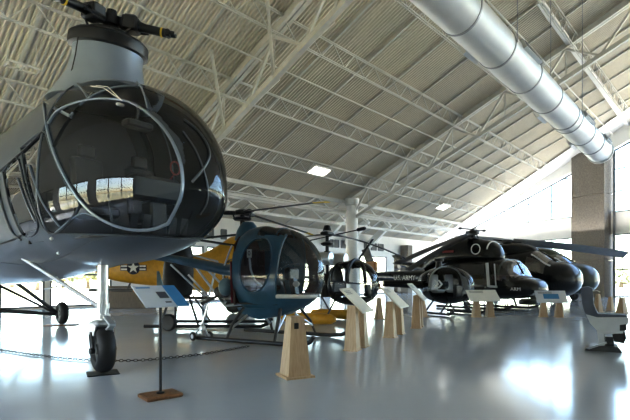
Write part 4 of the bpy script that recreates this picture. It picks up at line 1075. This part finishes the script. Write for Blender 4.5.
# larger black helicopter and the olive one behind
def big_heli(p, label, m, hubh=3.75, blades=(), fat=1., emblem=False):
    A = math.atan2(-.78, .62)
    e = empty('transport_helicopter', p, A, label, 'helicopter')
    h = Hull([(-9.0, 1.5, 2.5, .5, 2.0), (-7.5, .85, 2.95, 1.0, 1.8), (-5, .45, 3.15, 1.28, 1.6), (-2.5, .42, 3.12, 1.34, 1.5), (-2.2, .42, 3.05, 1.33, 1.5), (-1.85, .42, 2.82, 1.32, 1.48), (-1.5, .43, 2.55, 1.29, 1.45), (-1.25, .45, 2.42, 1.25, 1.42)], tip=(.0, 1.4), pw=(2.3, 2.4, 2.3), e=.88)
    def cl(c):
        if -2.3 < c.x < -1.35 and c.z > 2.3 and .05 < abs(c.y) < .92: return 'w'
        if -2.5 < c.x < -1.45 and 1.75 < c.z < 2.65 and abs(c.y) >= .95: return 'd'
        if -4.2 < c.x < -2.8 and 1.7 < c.z < 2.4 and abs(c.y) > .9: return 's'
        return 'b'
    build_parts(h.parts(cl, 44, 22, 56), {'b': ('cabin_shell', m), 'w': ('windscreen', 'screen'), 'd': ('door_window', 'screen'), 's': ('side_window', 'canopy2')}, e)
    MB().tube([(-2.3, 0, 3.08), (-1.85, 0, 2.84), (-1.3, 0, 2.45)], .04).build('windscreen_post', m, e)
    for sy in (-1, 1): MB().tube([h.pt(-2.3, PI/2-sy*.6), h.pt(-1.85, PI/2-sy*.68), h.pt(-1.45, PI/2-sy*.74), h.pt(-1.2, PI/2-sy*.78)], .05).build('windscreen_post', 'seatw', e)
    cw = Hull([(-8, 2.5, 2.8, .4, 2.6), (-6.5, 2.7, 3.5, .8, 2.9), (-4, 2.7, 3.62, .85, 2.9)], tip=(-2.2, 2.85), e=.85)
    build_parts(cw.parts(lambda c: 'b', 20, 12, 36), {'b': ('engine_cowling', m)}, e)
    MB().lathe([(.25, 3.4), (.2, 3.6), (.3, 3.65), (.3, 3.8), (.1, 3.85)], 20, (-4.2, 0, 0)).build('rotor_mast', 'darkg', e)
    MI2 = (Matrix.Translation(p) @ Matrix.Rotation(A, 4, 'Z')).inverted()
    for q in blades:
        tip = MI2 @ P(*q); hp = Vector((-4.2, 0, 3.72)); d = (tip-hp).normalized()
        bl = MB().blade(hp+d*.3, tip, .66, .09, 1., droop=.08, pitch=.6).build('rotor_blade', 'bladeg', e)
        MB().bar(hp, hp+d*.8, .2, .14).build('blade_grip', 'blackm', bl)
    for x, sy in ((-1.9, -1), (-1.9, 1), (-7, 0)):
        wheel('tyre', e, (x, sy*1.15, .3), .3, .2, (0, 1, 0), 'darkg')
        MB().tube([(x, sy*1.0, .3), (x+.1, sy*.8, .9)], .06).build('gear_leg', 'blackm', e)
    MB().tube([(-8.6, 0, 2.0), (-12.5, 0, 2.5)], [.5, .2], 16).build('tail_boom', m, e)
    MB().plate([(-11.9, -.05, 2.4), (-12.6, -.05, 2.4), (-13.5, -.05, 3.2), (-12.9, -.05, 3.3)], .1).build('tail_fin', m, e, smooth=0)
    if emblem:
        MB().bbox((-.28, -.72, 1.5), (.3, .02, .07), .005, Matrix.Rotation(.9, 3, 'Z')).build('white_stencil', 'inswhite', e, smooth=0)
    return e
bp = P(581, HY, 25.2); bp.z = 0
big_heli(bp, 'large black helicopter with rounded nose right behind the utility helicopter', 'black_ac', blades=((626, 255, 27.5), (455, 239, 30)), emblem=True)
bp = P(598, HY, 29.5); bp.z = 0
big_heli(bp, 'dark olive helicopter with bulbous nose farthest right, against the pillar', 'olive', blades=((470, 238, 38),))
# small bubble observation helicopter in front of the black one
ON = P(449, HY, 19.6); ON.z = 0
O = empty('observation_helicopter', ON, math.radians(-62), 'small dark bubble-fronted helicopter with white chevron on its boom', 'helicopter')
oh = Hull([(-1.3, .8, 1.75, .55, 1.3), (-.7, .5, 1.92, .85, 1.2), (-.1, .42, 1.98, .94, 1.15)], tip=(1.1, 1.15), pw=(2.2, 2.0, 2.3), e=.9)
def ocls(c):
    if c.x > -.2 and c.z > .75: return 'g'
    if -1.0 < c.x < -.35 and .9 < c.z < 1.75 and abs(c.y) > .4: return 'd'
    return 'b'
build_parts(oh.parts(ocls, 24, 24, 56), {'b': ('cabin_shell', 'black_ac'), 'g': ('bubble_canopy', 'clearg'), 'd': ('door_window', 'clearg')}, O)
MB().tube([oh.pt(-.15, a) for a in [PI*k/24 for k in range(25)]], .035).build('canopy_frame', 'seatw', O)
MB().tube([oh.pt(x, PI/2) for x in (-.1, .2, .5, .8, 1.0, 1.09)], .02).build('canopy_frame', 'darkg', O)
for k in (-1, 1):
    MB().bbox((-.2, k*.42, .95), (.4, .44, .14), .04).bbox((-.45, k*.42, 1.3), (.12, .44, .7), .04).build('crew_seat', 'seatw', O)
MB().bbox((.5, 0, .95), (.2, .4, .5), .04).build('instrument_pedestal', 'blackm', O)
MB().bbox((.15, .4, .95), (.2, .25, .3), .05).build('equipment_box', 'boardb', O)
MB().lathe([(.15, 1.9), (.12, 2.2), (.2, 2.22), (.2, 2.32), (.05, 2.35)], 16, (-.6, 0, 0)).build('rotor_mast', 'blackm', O)
OI = (Matrix.Translation(ON) @ Matrix.Rotation(math.radians(-62), 4, 'Z')).inverted()
b0 = OI @ P(428, 285, 19.9); b1 = OI @ P(383, 283.5, 19.6)
MB().tube([OI @ P(446, 285, 20.2), b0, b1], [.2, .18, .13], 14).build('tail_boom', 'black_ac', O)
cb = OI @ P(437, 284, 19.55)
d0 = (b0-b1).normalized(); upz = Vector((0, 0, 1))
cv = MB()
for k in (0, 1):
    o = cb+d0*(k*.17-.15); s = .17
    cv.plate([o+upz*s, o+d0*.09+upz*s, o+d0*.24, o+d0*.09-upz*s, o-upz*s, o+d0*.15], .008)
cv.build('white_chevron', 'inswhite', O, smooth=0)
MB().bbox(OI @ P(376, 286.5, 19.6), (.3, .7, .3), .04, Matrix.Rotation(math.radians(62), 3, 'Z')).build('tail_block', 'orange', O)
for k in (-1, 1):
    MB().tube([(-1.0, k*.85, .06), (.9, k*.85, .06), (1.15, k*.85, .2)], .045, 8).build('landing_skid', 'blackm', O)
    for x in (-.5, .4): MB().tube([(x, k*.4, .55), (x, k*.85, .08)], .035, 8).build('skid_leg', 'blackm', O)

# ------------------------------------------------------------------ aircraft seat at the right
SN = G(603, 350)
Q = empty('aircraft_seat', SN, math.radians(-31), 'slate grey aircraft seat with pale shell on a floor frame at right edge', 'seat')
q = lambda px, py: Vector(((px-603)/F*SN.y*.85, 0, CH+(HY-py)/F*SN.y))
def slab(poly, w0, w1, m, name, parent=Q, b=None):
    A = [q(*p)+Vector((0, w0, 0)) for p in poly]; Bv = [p+Vector((0, w1-w0, 0)) for p in A]
    return MB().loft([A, Bv]).build(name, m, parent, smooth=50)
bk = [(580.5, 287.5), (588, 286.5), (592.5, 288.5), (593, 296), (593.5, 304), (596, 310), (599, 315), (597, 317.5), (588, 317.5), (584, 311), (581.5, 300)]
slab(bk, -.27, .27, 'seatg', 'backrest')
slab([(592, 312), (600, 313.5), (625, 313.5), (626, 316), (596, 317)], -.24, .24, 'seatg', 'seat_cushion')
sh = [(586, 314), (598, 316.8), (627, 315.5), (627, 321.5), (624, 324), (622, 331), (603, 332.5), (597, 329.5), (590, 322.5)]
slab(sh, -.30, -.25, 'seatw', 'side_shell'); slab(sh, .25, .30, 'seatw', 'side_shell')
slab([(590, 318), (620, 318), (618, 331), (602, 332)], -.25, .25, 'seatg', 'seat_box')
slab([(619, 323), (625, 322), (625.5, 328), (619, 328.5)], -.33, -.29, 'black', 'control_handle')
slab([(612, 333), (624, 329), (625.5, 336), (623, 341), (614, 340)], -.2, .2, 'black', 'survival_pack')
slab([(597, 330), (603.5, 331), (604.5, 345), (599.5, 345)], -.16, -.1, 'seatw', 'pedestal'); slab([(597, 330), (603.5, 331), (604.5, 345), (599.5, 345)], .1, .16, 'seatw', 'pedestal')
slab([(605, 336), (613, 336), (614, 345), (605, 345)], -.12, .12, 'darkg', 'adjuster')
slab([(584, 351), (586, 347.5), (592, 345), (617, 344.5), (621, 349), (621, 352)], -.26, .26, 'darkg', 'floor_frame')
slab([(586, 347.5), (606, 340), (607, 341.5), (589, 348.5)], -.3, -.26, 'seatw', 'floor_rail')
MB().tube([q(592, 291), q(597, 290.5)+Vector((0, -.1, 0)), q(600, 292)+Vector((0, -.12, 0))], .012).build('harness_handle', 'white', Q)

# ------------------------------------------------------------------ light
w = bpy.data.worlds.new('sky'); scene.world = w; w.use_nodes = True
nt = w.node_tree; nt.nodes.clear()
out = nt.nodes.new('ShaderNodeOutputWorld'); bg = nt.nodes.new('ShaderNodeBackground'); sky = nt.nodes.new('ShaderNodeTexSky')
sky.sky_type = 'NISHITA'; sky.sun_disc = False; sky.sun_elevation = math.radians(48); sky.sun_rotation = math.radians(200); sky.dust_density = 2.; sky.air_density = 1.2
bg.inputs['Strength'].default_value = 1.6
nt.links.new(sky.outputs[0], bg.inputs['Color']); nt.links.new(bg.outputs[0], out.inputs['Surface'])
sun = bpy.data.objects.new('sun', bpy.data.lights.new('sun', 'SUN')); COL.objects.link(sun)
sun.data.energy = 44.; sun.data.angle = .02; sun.data.color = (1, .95, .87)
sun.rotation_euler = Vector((.35, .75, -1.05)).to_track_quat('-Z', 'Y').to_euler()
def area(name, p, nrm, sx, sy, e, col=(1, .98, .95), portal=False):
    l = bpy.data.lights.new(name, 'AREA'); l.shape = 'RECTANGLE'; l.size = sx; l.size_y = sy; l.energy = e; l.color = col
    o = bpy.data.objects.new(name, l); COL.objects.link(o); o.location = p
    n = Vector(nrm).normalized(); x = Vector((0, 0, 1)).cross(n).normalized(); y = n.cross(x)
    o.rotation_euler = Matrix((x, y, n)).transposed().to_euler()     # local -Z points along -nrm
    if portal: l.cycles.is_portal = True
    return o
area('end_fill', E(5, 5.2)-NE*2.0, (NE*.1-Vector((0, 0, .99))), 24, 2., 520)  # added fill lamp without a fixture, brightens roof and fascia by the end wall
area('end_portal', E(-14, 2.6)-NE*.35, NE, 50, 5.2, 1, portal=True)
area('end_portal_high', E(-8, 9.5)-NE*.35, NE, 50, 7, 1, portal=True)
area('back_portal', W(-12, SB, 1.9)-NB*.1, NB, 68, 3.8, 1, portal=True)
area('left_portal', W(TL, 22, 2.7)+U*.1, -U, 52, 5.2, 1, portal=True)
area('front_portal', W(-10, 50.5, 2.7)+VD*.1, -VD, 76, 5.2, 1, portal=True)
vs = scene.view_settings
vs.view_transform = 'Standard'; vs.look = 'None'; vs.exposure = .33; vs.gamma = .80
scene.cycles.max_bounces = 8; scene.cycles.transparent_max_bounces = 24; scene.cycles.diffuse_bounces = 4
scene.cycles.sample_clamp_indirect = 8; scene.cycles.use_denoising = True; scene.cycles.use_adaptive_sampling = False
scene.cycles.caustics_reflective = False; scene.cycles.caustics_refractive = False
